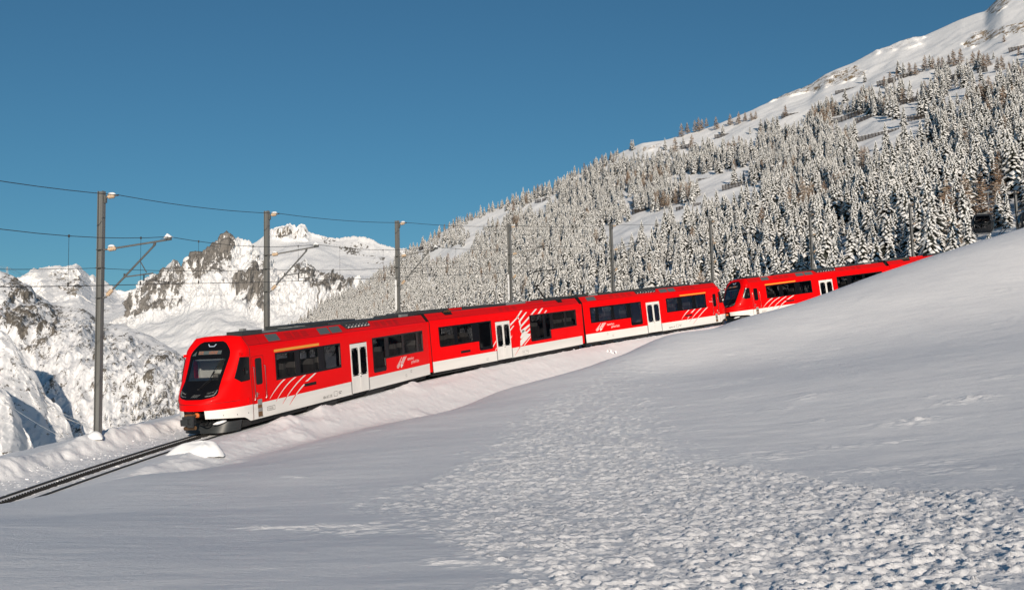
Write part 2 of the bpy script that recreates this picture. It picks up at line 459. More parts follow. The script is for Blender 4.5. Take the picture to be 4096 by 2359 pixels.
def ground(x, y, detail=True):
    x, y = np.asarray(x, float).ravel(), np.asarray(y, float).ravel()
    s, d = track_sd(x, y)
    zt = np.interp(s, SS, PZ)
    dd = d + .09 * noise3(s * .9, 3.3, 1.7) * (d < -1.6) + .16 * noise3(s * 3.1, 8.3, d * 2.) * (d < -1.6)
    T = zt + np.interp(dd, LP_D, LP_Z)
    F = fore(x, y)
    if detail:
        rough = sstep(-2.9, -2.3, d) * (1 - sstep(-1.0, -.8, d))
        T = T + rough * (.055 * np.maximum(fbm(x * 3.1, y * 3.1, 0, 3), 0)**.8 + .02 * fbm(x * 8, y * 8, 2, 2))
        mid = sstep(-.55, -.4, d) * (1 - sstep(.3, .5, d))
        T = T + mid * .03 * fbm(x * 5, y * 5, 4, 3)
        wall = sstep(-3.4, -2.9, d) * (1 - sstep(-2.4, -2.1, d))
        T = T + wall * (.05 * fbm(s * 2.2, d * 2.0, zt * 0, 3) + .07 * ridged(s * 5, d * 4.0, zt * 0, 4) - .03)
        T = T + sstep(1.2, 1.9, d) * (1 - sstep(4, 8, d)) * (.022 * sstep(.08, .3, fbm(s * .8, d * 3.2, 3.3, 4)) + .03 * sstep(.1, .3, fbm(s * 2.6, d * 6, 9.3, 3)))
        T = T + sstep(1.3, 2.2, d) * .022 * fbm(x * .8, y * .8, 6, 4)
    k = .16
    mx = np.maximum(F, T)
    sm = mx + k * np.log(np.exp((F - mx) / k) + np.exp((T - mx) / k))
    wgt = sstep(1.9, 3.6, d)
    z = (1 - wgt) * T + wgt * sm
    if detail:
        for (s0, d0, r0, h0, e0) in CLUMPS:
            q = ((s - s0) / (r0 * e0))**2 + ((d - d0) / r0)**2
            m = q < 9
            if m.any():
                z[m] += (.40 if d0 > 0 else .55) * h0 * np.exp(-q[m]**1.3 * .9) * (1 + .35 * noise3(x[m] * 3, y[m] * 3, 5))
        r = np.hypot(x, y)
        fo = sstep(3.4, 6, d)
        z = z + fo * (.05 * fbm(x * .22, y * .3, 1, 3) + .012 * fbm(x * .9, y * 1.6, 3, 3))
        pm = np.zeros(len(x))
        near = (r < 75)
        xs, ys = x[near], y[near]
        acc = np.zeros(len(xs)); jr = np.random.default_rng(3)
        for _ in range(26):
            jx, jy = jr.normal(0, .085, 2)
            wx = xs * (1 + jx * .6) + .9 * noise3(xs * .5, ys * .35, 9.) + jx * ys * .6
            wy = ys * (1 + jy) + 1.6 * noise3(xs * .4, ys * .3, 21.)
            acc += in_poly(wx, wy, PATCH_XY)
        pm[near] = acc / 26
        strength = sstep(.05, .95, pm) * (.95 + .6 * sstep(13, 32, r)) * (.7 + .6 * sstep(-4, 9, x * 12 / np.maximum(r, 4)))
        a, b = .35, 1.0
        u1, v1 = x * math.cos(a) + y * math.sin(a), -x * math.sin(a) + y * math.cos(a)
        n1 = fbm(u1 * 3.9 + .3 * noise3(x * 2, y * 2, 3), v1 * 7.6, 2.2, 3) + .25 * fbm(u1 * 1.2, v1 * 2.2, 5., 2)
        n2 = fbm(u1 * 9., v1 * 17., 7.7, 2); th_ = .30 * (1 - pm)
        z = z + strength * (.036 * sstep(.03 + th_, .24 + th_, n1) + .008 * n1 + .016 * sstep(.05 + th_, .25 + th_, n2) * sstep(35, 15, r) + .006 * n2)
        for (fu, fv, fr, fh) in SPOTS:
            q = ((x - fu) / (fr * 1.6))**2 + ((y - fv) / fr)**2
            m = q < 6
            if m.any(): z[m] += fh * .5 * (np.exp(-q[m]) * (.4 + 1.4 * fbm(x[m] * 3, y[m] * 6, 3, 3)))
        sp = sstep(.30, .5, fbm(x * .28, y * .5, 31, 2)) * fo * (1 - pm)
        z = z + sp * .03 * sstep(.0, .2, fbm(u1 * 1.6, v1 * 4.5, 12., 3))
    return z
SPOTS = []
def ground_hit(u, v):
    d = survey(u, v, 1.0)
    ys = np.concatenate([np.arange(3, 40, .25), np.arange(40, 110, .5)])
    z = ground(d[0] * ys, ys, False)
    k = np.nonzero(z >= d[2] * ys)[0]
    Y = ys[k[0]] if len(k) else 80.
    return d * Y
SPOTS = [(*ground_hit(u, v)[:2], r, h) for u, v, r, h in [(3870, 1605, .55, .14), (3910, 1590, .3, .1), (3640, 1690, .6, .12), (3700, 1675, .3, .1), (3560, 1770, .4, .08), (3330, 1790, .4, .1), (3260, 1690, .35, .1), (3760, 1850, .4, .08), (3100, 1640, .5, .08), (4020, 1510, .4, .08), (2900, 1590, .35, .08), (3480, 1880, .5, .1), (3850, 1880, .6, .07), (1220, 1690, .4, .10)]]
PATCH_XY = [tuple(ground_hit(u, v)[:2]) for u, v in PATCH]

def near_ground():
    az = np.concatenate([np.linspace(-105, -31, 40)[:-1], np.linspace(-31, 31, 580), np.linspace(31, 105, 40)[1:]])
    r = np.concatenate([np.geomspace(.6, 8, 36)[:-1], np.geomspace(8, 64, 640), np.geomspace(64, 108, 120)[1:], np.geomspace(108, 230, 30)[1:]])
    A, Rr = np.meshgrid(np.radians(az), r, indexing='ij')
    x, y = (Rr * np.sin(A)).ravel(), (Rr * np.cos(A)).ravel()
    z = ground(x, y)
    o = np_mesh('snow_field', np.stack([x, y, z], 1), grid_faces(len(az), len(r))[:, ::-1], M['snow'])
    tag(o, kind='structure')
    return o
near_ground()

# ------------------------------------------------------------------ far slopes, lofted between surveyed lines
def catmull(rows, t):
    """rows: (k, n, 3) at t = 0..k-1; smooth interpolation"""
    k = len(rows)
    i = np.clip(np.floor(t).astype(int), 0, k - 2); f = (t - i)[:, None, None]
    p0, p1, p2, p3 = rows[np.maximum(i - 1, 0)], rows[i], rows[i + 1], rows[np.minimum(i + 2, k - 1)]
    m1, m2 = (p2 - p0) * .5, (p3 - p1) * .5
    m1 = np.where((i == 0)[:, None, None], p2 - p1, m1); m2 = np.where((i == k - 2)[:, None, None], p2 - p1, m2)
    f2, f3 = f * f, f * f * f
    return (2 * f3 - 3 * f2 + 1) * p1 + (f3 - 2 * f2 + f) * m1 + (-2 * f3 + 3 * f2) * p2 + (f3 - f2) * m2
class Loft:
    """a mountain side between crest line (first row) and foot line (last row), with its far side behind the crest"""
    def __init__(s, rows, nu, nv, u0, u1, back=.25):
        s.us = np.linspace(u0, u1, nu)
        R = []
        for row in rows:
            a = np.array(row, float)
            v, Y = np.interp(s.us, a[:, 0], a[:, 1]), np.interp(s.us, a[:, 0], a[:, 2])
            R.append(np.stack([survey(u, vv, yy) for u, vv, yy in zip(s.us, v, Y)]))
        R = np.array(R)
        s.k = len(rows)
        s.t = np.linspace(0, s.k - 1, nv)
        s.P = catmull(R, s.t)                                  # (nv, nu, 3)
        s.back = back
        s.nu, s.nv = nu, nv
    def normals(s):
        du = np.gradient(s.P, axis=1); dv = np.gradient(s.P, axis=0)
        n = np.cross(dv, du); n /= np.linalg.norm(n, axis=2, keepdims=True) + 1e-9
        return np.where(n[..., 2:3] < 0, -n, n)
    def uvpix(s):
        c = s.P.reshape(-1, 3); z = c @ FWD
        return (2048 + FPX * (c @ RGT) / z).reshape(s.nv, s.nu), (1179.5 - FPX * (c @ UPV) / z).reshape(s.nv, s.nu)
    def build(s, name, mat, rock=None):
        crest = s.P[0]
        far = []
        for f in (1.0, .45, .15):
            q = crest.copy(); q[:, 1] += s.back * f * crest[:, 1]; q[:, 0] *= (1 + s.back * f)
            q[:, 2] -= (crest[:, 2] + 60) * (.15 + .8 * f) * min(1, s.back * 2.2) * f
            far.append(q)
        V = np.concatenate([np.array(far), s.P])
        nv = len(V)
        at = {}
        if rock is not None:
            at['rock'] = np.concatenate([np.repeat(rock[:1], 3, 0), rock]).ravel()
        V = V.transpose(0, 1, 2).reshape(-1, 3)
        return tag(np_mesh(name, V, grid_faces(nv, s.nu)[:, ::-1], mat, True, at), kind='structure')
# --- rock pyramid, its spurs and the snow bench below it
A_RIDGE = [(440, 1330), (516, 1253), (540, 1200), (560, 1160), (587, 1124), (618, 1105), (649, 1117), (664, 1074), (680, 1062), (697, 1047), (713, 1049), (720, 1075), (738, 1062), (760, 1052), (776, 1059), (785, 1040), (795, 1019), (814, 1017), (837, 991), (855, 978), (870, 963), (893, 940), (907, 929), (919, 937), (928, 951), (950, 955), (973, 961), (992, 964), (1010, 977), (1035, 1006), (1057, 1033), (1085, 1066), (1120, 1090), (1160, 1092), (1190, 1062), (1222, 1040), (1253, 1076), (1285, 1096), (1314, 1111), (1360, 1126), (1405, 1133), (1500, 1150), (1600, 1165), (1700, 1180)]
a_r = [(u, v, 3000 - .25 * (u - 900)) for u, v in A_RIDGE]
a_m = [(440, 1345, 2960), (516, 1290, 2940), (600, 1185, 2900), (700, 1140, 2880), (800, 1120, 2850), (907, 1060, 2820), (1010, 1100, 2800), (1120, 1150, 2760), (1222, 1125, 2720), (1314, 1170, 2700), (1405, 1190, 2680), (1700, 1230, 2600)]
a_f = [(440, 1352, 2850), (530, 1318, 2780), (600, 1275, 2760), (700, 1245, 2740), (760, 1225, 2700), (880, 1220, 2640), (960, 1245, 2600), (1060, 1300, 2560), (1150, 1260, 2560), (1250, 1250, 2540), (1330, 1260, 2500), (1700, 1300, 2400)]
a_b = [(440, 1362, 2700), (560, 1335, 2640), (700, 1300, 2610), (850, 1290, 2520), (1000, 1330, 2440), (1150, 1330, 2420), (1300, 1340, 2380), (1700, 1400, 2300)]
a_c = [(440, 1400, 2560), (560, 1385, 2500), (700, 1390, 2400), (850, 1400, 2300), (1000, 1420, 2250), (1150, 1420, 2240), (1300, 1420, 2200), (1700, 1480, 2100)]
a_d = [(440, 1520, 2150), (700, 1520, 2080), (1000, 1540, 2000), (1300, 1560, 1950), (1700, 1600, 1900)]
LA = Loft([a_r, a_m, a_f, a_b, a_c, a_d], 540, 290, 440, 1700, .12)
U, V = LA.uvpix(); t = LA.t[:, None] * np.ones((1, LA.nu))
X, Y, Z = LA.P[..., 0], LA.P[..., 1], LA.P[..., 2]
amp = sstep(0, .25, t) * (1 - sstep(1.6, 2.4, t))
rg = ridged(X / 95, Y / 300, Z / 330, 5)
rg2 = ridged(X / 24 + .3 * Z / 60, Y / 90, Z / 110, 4)
rg3 = ridged(X / 9, Y / 40, Z / 30, 3)
soft = fbm(X / 260, Y / 260, Z / 200, 4) * 40 + fbm(X / 70, Y / 90, Z / 60, 3) * 9
n = LA.normals(); n[..., 1] = -abs(n[..., 1])
crag = (ridged(X / 40, 5.5, 2.1, 4) * 8 + (ridged(X / 13, 3.5, 2.1, 4) - .3) * 9) * (1 - sstep(0, .22, t))
LA.P = LA.P + n * (amp * (50 * (rg - .35) + 24 * (rg2 - .4) + 6 * (rg3 - .4)))[..., None]
LA.P[..., 2] += soft * sstep(1.9, 2.7, t) * .9 + crag
n2 = LA.normals()
polys = [([(655, 1085), (700, 1030), (740, 1060), (760, 1120), (700, 1230), (560, 1280), (500, 1270)], .55), ([(780, 1040), (907, 920), (935, 960), (930, 1090), (860, 1110), (780, 1120), (740, 1100)], .65), ([(935, 1090), (1060, 1060), (1070, 1290), (1010, 1240), (930, 1200)], .65), ([(540, 1210), (745, 1160), (740, 1235), (530, 1280)], .5), ([(1150, 1070), (1222, 1035), (1300, 1100), (1420, 1140), (1400, 1210), (1250, 1180)], .5), ([(1000, 985), (1060, 1050), (1050, 1160), (960, 1120)], .25), ([(1260, 1200), (1340, 1180), (1420, 1190), (1400, 1230), (1270, 1240)], .45)]
rock = np.full(U.shape, -.30)
rock += .12 * amp
for p, g in polys:
    acc = sum(in_poly(U + 14 * noise3(X / 60, Y / 60, Z / 60 + k) + dx, V + 14 * noise3(X / 60, Y / 60, Z / 60 + 9 + k) + dy, p).astype(float) for k, (dx, dy) in enumerate([(0, 0), (8, 4), (-8, 6), (5, -9), (-5, -6)])) / 5
    rock = np.maximum(rock, -.30 + acc * (g + .33))
rock += ((rg - .5) * .6 + (rg2 - .5) * .7) * amp + .22 * (1 - sstep(.0, .14, t)) * sstep(640, 680, U) * (1 - sstep(1240, 1330, U))
rock = np.where(t > 1.7, rock - sstep(1.7, 2.2, t) * .6, rock)
rock += .5 * sstep(.22, .42, fbm(X / 60, Y / 60, Z / 40, 3)) * sstep(2.3, 2.7, t) * (1 - sstep(3.3, 3.9, t)) * in_poly(U, V, [(900, 1270), (1120, 1250), (1300, 1300), (1000, 1400), (850, 1330)])
M['rock_a'] = snow_rock('pyramid_rock_and_snow', .030, (.105, .098, .09), (.29, .272, .255), (1.5, .6, .36), .5, 1.0, (0, .2, 0), 7.0)
LA.build('rock_pyramid_mountain', M['rock_a'], rock)

# --- broad snow summit behind it
b_r = [(930, 1010), (975, 992), (1024, 968), (1057, 944), (1075, 930), (1089, 921), (1105, 917), (1122, 911), (1140, 908), (1159, 900), (1170, 906), (1178, 905), (1185, 919), (1192, 910), (1201, 902), (1212, 903), (1222, 907), (1234, 932), (1262, 942), (1285, 949), (1318, 956), (1355, 960), (1380, 954), (1405, 949), (1430, 950), (1453, 954), (1492, 965), (1514, 980), (1557, 991), (1579, 998), (1610, 998), (1700, 1030), (1800, 1080)]
b_r = [(u, v, 4300) for u, v in b_r]
b_m = [(930, 1060, 4150), (1090, 965, 4200), (1230, 975, 4180), (1400, 1010, 4120), (1560, 1050, 4100), (1800, 1110, 4050)]
b_f = [(930, 1180, 3700), (1200, 1080, 3700), (1400, 1110, 3650), (1800, 1180, 3600)]
b_d = [(930, 1330, 3200), (1300, 1260, 3200), (1800, 1280, 3200)]
LB = Loft([b_r, b_m, b_f, b_d], 420, 160, 930, 1800, .12)
U, V = LB.uvpix(); t = LB.t[:, None] * np.ones((1, LB.nu)); X, Y, Z = LB.P[..., 0], LB.P[..., 1], LB.P[..., 2]
cl = sstep(1070, 1110, U) * (1 - sstep(1225, 1250, U)) * sstep(.05, .2, t) * (1 - sstep(.75, 1.0, t))
rg = ridged(X / 55, Y / 300, Z / 400, 4)
LB.P[..., 1] -= (cl + .25 * sstep(1250, 1330, U) * sstep(0.1, .3, t) * (1 - sstep(.8, 1.3, t))) * 80 * (rg - .3)
LB.P[..., 2] += (fbm(X / 380, Y / 500, 1, 4) * 42 + fbm(X / 90, Y / 200, 2, 3) * 9) * sstep(.6, 1.4, t) + (1 - sstep(0, .25, t)) * (6 * ridged(X / 50, 2.2, 8, 3) + 7 * ridged(X / 16, 2.2, 3, 3)) * sstep(1040, 1090, U)
rock = -.42 + .85 * cl
for p, g in [([(1285, 950), (1350, 965), (1340, 985), (1290, 970)], .6), ([(1345, 975), (1440, 1000), (1450, 1030), (1380, 1010)], .62), ([(1420, 960), (1480, 985), (1460, 1000), (1400, 985)], .5), ([(1450, 1020), (1540, 1030), (1530, 1055), (1480, 1050)], .5)]:
    rock = np.maximum(rock, -.42 + (g + .3) * in_poly(U + 12 * noise3(X / 50, Y / 50, Z / 50), V + 8 * noise3(X / 50, Y / 50, Z / 50 + 5), p))
M['rock_b'] = snow_rock('summit_rock_and_snow', .026, (.11, .10, .09), (.27, .25, .22), (1.3, .4, .3), .5, .7)
LB.build('snow_summit_mountain', M['rock_b'], rock)

# --- far left peaks
c_r = [(-400, 1130), (-100, 1120), (60, 1112), (93, 1102), (130, 1077), (180, 1070), (238, 1061), (258, 1067), (278, 1065), (309, 1057), (327, 1074), (345, 1090), (358, 1102), (372, 1100), (386, 1114), (406, 1120), (426, 1129), (440, 1138), (451, 1148), (470, 1164), (494, 1166), (538, 1162), (559, 1154), (600, 1150), (700, 1170)]
c_r = [(u, v, 3900) for u, v in c_r]
c_m = [(-400, 1200, 3750), (130, 1150, 3700), (309, 1130, 3650), (380, 1180, 3700), (470, 1205, 3780), (560, 1190, 3800), (700, 1220, 3750)]
c_f = [(-400, 1300, 3300), (200, 1260, 3200), (420, 1270, 3250), (500, 1240, 3350), (700, 1280, 3300)]
c_d = [(-400, 1450, 2700), (300, 1370, 2700), (500, 1330, 2800), (700, 1360, 2800)]
LC = Loft([c_r, c_m, c_f, c_d], 360, 150, -400, 700, .12)
U, V = LC.uvpix(); t = LC.t[:, None] * np.ones((1, LC.nu)); X, Y, Z = LC.P[..., 0], LC.P[..., 1], LC.P[..., 2]
rg = ridged(X / 110, Y / 400, Z / 300, 5)
LC.P[..., 1] -= 110 * (rg - .4) * sstep(.05, .35, t) * (1 - sstep(1.2, 2.2, t))
LC.P[..., 2] += fbm(X / 200, Y / 300, 3, 4) * 26 * sstep(.5, 1.5, t) + (1 - sstep(0, .25, t)) * (7 * (ridged(X / 50, 1.2, 4, 3) - .4) + 6 * (ridged(X / 17, 1.2, 9, 3) - .4))
rock = -.22 + .35 * (rg - .4) + .2 * (1 - sstep(0, .25, t)) - .25 * sstep(1.4, 2.2, t)
rock = np.maximum(rock, -.36 + .55 * in_poly(U + 14 * noise3(X / 60, Y / 60, Z / 60), V, [(190, 1090), (310, 1080), (350, 1140), (300, 1190), (230, 1150)]) * 1.4)
rock = np.maximum(rock, -.36 + .5 * in_poly(U, V, [(410, 1170), (470, 1170), (460, 1290), (420, 1270)]))
M['rock_c'] = snow_rock('left_peaks_rock_and_snow', .022, (.13, .115, .10), (.30, .27, .23), (1, .5, .5), .5, .8)
LC.build('left_snow_mountain', M['rock_c'], rock)

# --- the gorge: rock wall and two snowy spurs in front of it
e_r = [(-500, 1060), (-150, 1075), (0, 1080), (37, 1099), (68, 1111), (99, 1127), (124, 1148), (142, 1176), (185, 1198), (210, 1216), (247, 1226), (297, 1226), (334, 1234), (358, 1253), (377, 1269), (426, 1290), (470, 1303), (513, 1309), (556, 1321), (587, 1334), (624, 1358), (667, 1383), (705, 1408), (735, 1433), (790, 1490), (860, 1560), (950, 1640)]
e_r = [(u, v, 1200 - .1 * u) for u, v in e_r]
e_m = [(-500, 1250, 1080), (0, 1260, 1050), (200, 1330, 1030), (400, 1410, 990), (600, 1450, 970), (735, 1510, 960), (950, 1690, 950)]
e_f = [(-500, 1560, 930), (0, 1560, 920), (300, 1600, 890), (600, 1600, 880), (950, 1740, 880)]
e_d = [(-500, 1900, 800), (0, 1900, 790), (500, 1860, 770), (950, 1840, 780)]
LE = Loft([e_r, e_m, e_f, e_d], 420, 300, -500, 950, .2)
U, V = LE.uvpix(); t = LE.t[:, None] * np.ones((1, LE.nu)); X, Y, Z = LE.P[..., 0], LE.P[..., 1], LE.P[..., 2]
sl = X + .45 * Z
rg = ridged(sl / 38, Y / 120, Z / 260, 5); rg2 = ridged(sl / 10, Y / 60, Z / 75, 4)
am = sstep(.08, .4, t)
n = LE.normals(); n[..., 1] = -abs(n[..., 1])
rg3 = ridged(sl / 4.2, Y / 24, Z / 26, 3)
LE.P = LE.P + n * (am * (15 * (rg - .4) + 3.6 * (rg2 - .4) + 1.2 * (rg3 - .4) + 12 * fbm(X / 120, Y / 120, Z / 90, 3)))[..., None]
LE.P[..., 2] += (1 - am) * 5 * fbm(X / 22, Y / 60, 3, 3)
rock = .22 + .65 * (rg2 - .45) + .30 * (rg - .45) + .15 * (rg3 - .45) + .3 * fbm(X / 70, Y / 70, Z / 50, 3)
rock = np.maximum(rock, rock + .34 * in_poly(U + 10 * noise3(X / 20, Y / 20, Z / 20), V, [(40, 1110), (150, 1180), (250, 1250), (180, 1480), (110, 1400), (20, 1300)]))
M['rock_e'] = snow_rock('gorge_rock_and_snow', .17, (.075, .065, .055), (.25, .225, .19), (1.25, .6, .16), .5, .35, (0, -.42, 0), 6.0)
LE.build('gorge_rock_wall', M['rock_e'], rock)

def spur(name, crest, foot, seed, Yadd):
    rows = [crest, [(u + 15, v + 95, Y - 22) for u, v, Y in crest], foot]
    L = Loft(rows, 220, 150, crest[0][0], crest[-1][0], .10)
    U, V = L.uvpix(); t = L.t[:, None] * np.ones((1, L.nu)); X, Y, Z = L.P[..., 0], L.P[..., 1], L.P[..., 2]
    rg = ridged((X + .5 * Z) / 17 + seed, Y / 60, Z / 60, 4); r2 = ridged(X / 5 + seed, Y / 20, Z / 12, 4)
    L.P[..., 1] -= (9 * (rg - .4) + 3.5 * (r2 - .4)) * sstep(0, .3, t)
    L.P[..., 2] += 3.5 * fbm(X / 9, Y / 9, seed, 4) * (1 - sstep(.1, .5, t)) + 3 * fbm(X / 20, Y / 30, Z / 20, 3)
    L.build(name, M['rock_e'], +.10 + .4 * (r2 - .45) + .25 * (rg - .45) + .25 * fbm(X / 30, Y / 30, Z / 30, 3))
spur('gorge_spur', [(-500, 1120, 830), (-200, 1240, 820), (0, 1312, 800), (37, 1346, 798), (74, 1396, 794), (142, 1494, 788), (185, 1575, 783), (247, 1643, 776), (278, 1698, 770), (294, 1748, 766), (340, 1860, 750)],
     [(-500, 1800, 690), (0, 1900, 680), (340, 1960, 690)], 3.1, 0)
spur('gorge_spur', [(-500, 1180, 690), (-250, 1370, 680), (0, 1538, 665), (37, 1581, 662), (68, 1649, 658), (87, 1711, 655), (117, 1742, 652), (136, 1785, 650), (175, 1880, 640)],
     [(-500, 1850, 580), (0, 1950, 580), (175, 2000, 590)], 8.7, 0)

# --- the wooded mountainside on the right
H_RIDGE = [(900, 1560, 1500), (1000, 1450, 1500), (1080, 1385, 1500), (1150, 1330, 1480), (1222, 1285, 1460), (1270, 1240, 1440), (1314, 1212, 1430), (1379, 1197, 1400), (1427, 1167, 1390), (1496, 1117, 1370), (1583, 1052, 1350), (1644, 1006, 1340), (1742, 945, 1320), (1800, 908, 1300), (1870, 880, 1290), (1950, 848, 1280), (2022, 818, 1270), (2100, 797, 1250), (2188, 767, 1230), (2250, 728, 1220), (2300, 703, 1210), (2400, 655, 1190), (2500, 603, 1170), (2569, 572, 1150), (2651, 563, 1140), (2727, 542, 1130), (2843, 508, 1120), (2912, 481, 1110), (3008, 440, 1100), (3084, 405, 1100), (3152, 371, 1100), (3242, 340, 1095), (3297, 298, 1090), (3413, 251, 1080), (3496, 206, 1070), (3599, 168, 1060), (3695, 144, 1050), (3771, 110, 1040), (3846, 76, 1030), (3942, 44, 1020), (3975, 10, 1010), (4010, -20, 1000), (4096, -60, 990), (4450, -230, 960), (4800, -400, 940)]
h_m = [(1080, 1395, 1330), (1300, 1290, 1290), (1583, 1150, 1200), (2022, 960, 1090), (2500, 760, 1000), (3008, 600, 930), (3496, 400, 880), (4096, 200, 800), (4800, -60, 740)]
h_n = [(1080, 1420, 1180), (1583, 1220, 1020), (2022, 1060, 900), (2500, 900, 800), (3008, 760, 720), (3496, 600, 640), (4096, 470, 540), (4800, 330, 500)]
h_p = [(1080, 1470, 1050), (1583, 1300, 850), (2022, 1190, 720), (2500, 1080, 590), (3008, 980, 490), (3496, 900, 400), (3800, 860, 340), (4096, 830, 290), (4800, 700, 250)]
h_q = [(900, 1800, 900), (1080, 1720, 800), (1583, 1620, 620), (2022, 1540, 500), (2500, 1460, 400), (3008, 1370, 320), (3496, 1240, 260), (4096, 1050, 200), (4800, 920, 180)]
LH = Loft([H_RIDGE, h_m, h_n, h_p, h_q], 430, 240, 900, 4800, .35)
U, V = LH.uvpix(); t = LH.t[:, None] * np.ones((1, LH.nu)); X, Y, Z = LH.P[..., 0], LH.P[..., 1], LH.P[..., 2]
CRAGS = [([(2960, 440), (3150, 365), (3300, 300), (3420, 260), (3470, 290), (3330, 345), (3200, 372), (3050, 415)], .50), ([(3850, 170), (3900, 130), (4000, 110), (4110, 80), (4110, 130), (4000, 145), (3880, 190)], .55), ([(3935, 60), (3975, 5), (4010, -40), (4110, -60), (4040, 20), (3990, 60)], .5), ([(2560, 590), (2640, 575), (2660, 590), (2570, 610)], .45), ([(2200, 800), (2480, 790), (2480, 850), (2220, 850)], .35), ([(3430, 150), (3690, 140), (3700, 175), (3500, 215)], .2)]
rock = np.full(U.shape, -.45)
for p, g in CRAGS:
    rock = np.maximum(rock, -.45 + (g + .38) * in_poly(U + 9 * noise3(X / 12, Y / 12, Z / 12), V + 7 * noise3(X / 12, Y / 12, Z / 12 + 7), p))
cm = sstep(-.4, 0, rock)
LH.P[..., 1] -= cm * 10 * (ridged(X / 14, Y / 60, Z / 40, 4) - .3)
LH.P[..., 2] += (fbm(X / 60, Y / 60, 1, 4) * 5 + fbm(X / 16, Y / 16, 4, 3) * 1.2 + fbm(X / 150, Y / 150, 9, 2) * 5) * sstep(0.02, .3, t) + .9 * fbm(X / 14, 1, 3, 3) * (1 - sstep(0, .1, t))
M['rock_h'] = snow_rock('mountainside_snow', .16, (.16, .12, .08), (.38, .28, .17), (1, 1, .5), .5, .35)
LH.build('wooded_mountainside', M['rock_h'], rock)

# --- valley floor far below
vx, vy = np.meshgrid(np.linspace(-5200, 5200, 60), np.linspace(120, 7000, 60), indexing='ij')
vz = -115 + 12 * fbm(vx / 500, vy / 500, 0, 3)
tag(np_mesh('valley_floor', np.stack([vx, vy, vz], -1).reshape(-1, 3), grid_faces(60, 60), M['snow']), kind='structure')
# ------------------------------------------------------------------ the red train
def side_plate(mb, sg, lat, rects, holes, m=0, cham=0., thick=.0):
    """flat plate at offset lat on side sg covering the union of rects (x0,x1,z0,z1) minus holes"""
    xs = sorted({q for r in rects + holes for q in (r[0], r[1])}); zs = sorted({q for r in rects + holes for q in (r[2], r[3])})
    inside = lambda x, z, R: any(r[0] < x < r[1] and r[2] < z < r[3] for r in R)
    c = cham
    def corner(x, z):
        return None
    if c:
        xs2, zs2 = set(xs), set(zs)
        for r in rects:
            xs2 |= {r[0] + c, r[1] - c}; zs2 |= {r[2] + c, r[3] - c}
        xs, zs = sorted(xs2), sorted(zs2)
    def filled(i, j):
        if i < 0 or j < 0 or i >= len(xs) - 1 or j >= len(zs) - 1: return False
        x, z = (xs[i] + xs[i + 1]) / 2, (zs[j] + zs[j + 1]) / 2
        return inside(x, z, rects) and not inside(x, z, holes)
    Y = -sg * lat
    for i in range(len(xs) - 1):
        for j in range(len(zs) - 1):
            if not filled(i, j): continue
            x0, x1, z0, z1 = xs[i], xs[i + 1], zs[j], zs[j + 1]
            P = [(x0, Y, z0), (x1, Y, z0), (x1, Y, z1), (x0, Y, z1)]
            if c and abs(x1 - x0 - c) < 1e-6 and abs(z1 - z0 - c) < 1e-6:
                L_, R2, D, U_ = filled(i - 1, j), filled(i + 1, j), filled(i, j - 1), filled(i, j + 1)
                if not L_ and not D: P = [P[1], P[2], P[3]]
                elif not R2 and not D: P = [P[0], P[2], P[3]]
                elif not R2 and not U_: P = [P[0], P[1], P[3]]
                elif not L_ and not U_: P = [P[0], P[1], P[2]]
            mb.add(P, [tuple(range(len(P)))], m)
    return mb
def strip(mb, sg, lat, xz, m=0):
    mb.add([(x, -sg * lat, z) for x, z in xz], [tuple(range(len(xz)))], m)

_font_cache = {}
def text_part(txt, size, parent, name, mat, xi0, z0, toX, sg, lat=1.338, squeeze=1.0, shear=0.0):
    if (txt, size) not in _font_cache:
        cu = bpy.data.curves.new('lettering', 'FONT'); cu.body = txt; cu.size = size; cu.resolution_u = 2
        ob = bpy.data.objects.new('lettering', cu); COL.objects.link(ob)
        dg = bpy.context.evaluated_depsgraph_get(); dg.update()
        me = bpy.data.meshes.new_from_object(ob.evaluated_get(dg))
        _font_cache[(txt, size)] = ([tuple(v.co) for v in me.vertices], [tuple(p.vertices) for p in me.polygons])
        bpy.data.objects.remove(ob); bpy.data.meshes.remove(me); bpy.data.curves.remove(cu)
    vs, fs = _font_cache[(txt, size)]
    mb = MB()
    mb.add([(toX(xi0 + (x + shear * y) * squeeze), -sg * lat, z0 + y) for x, y, z in vs], fs)
    o = mb.build(name, mat, parent)
    if len(txt) > 1: o['kind'] = 'stuff'
    return o

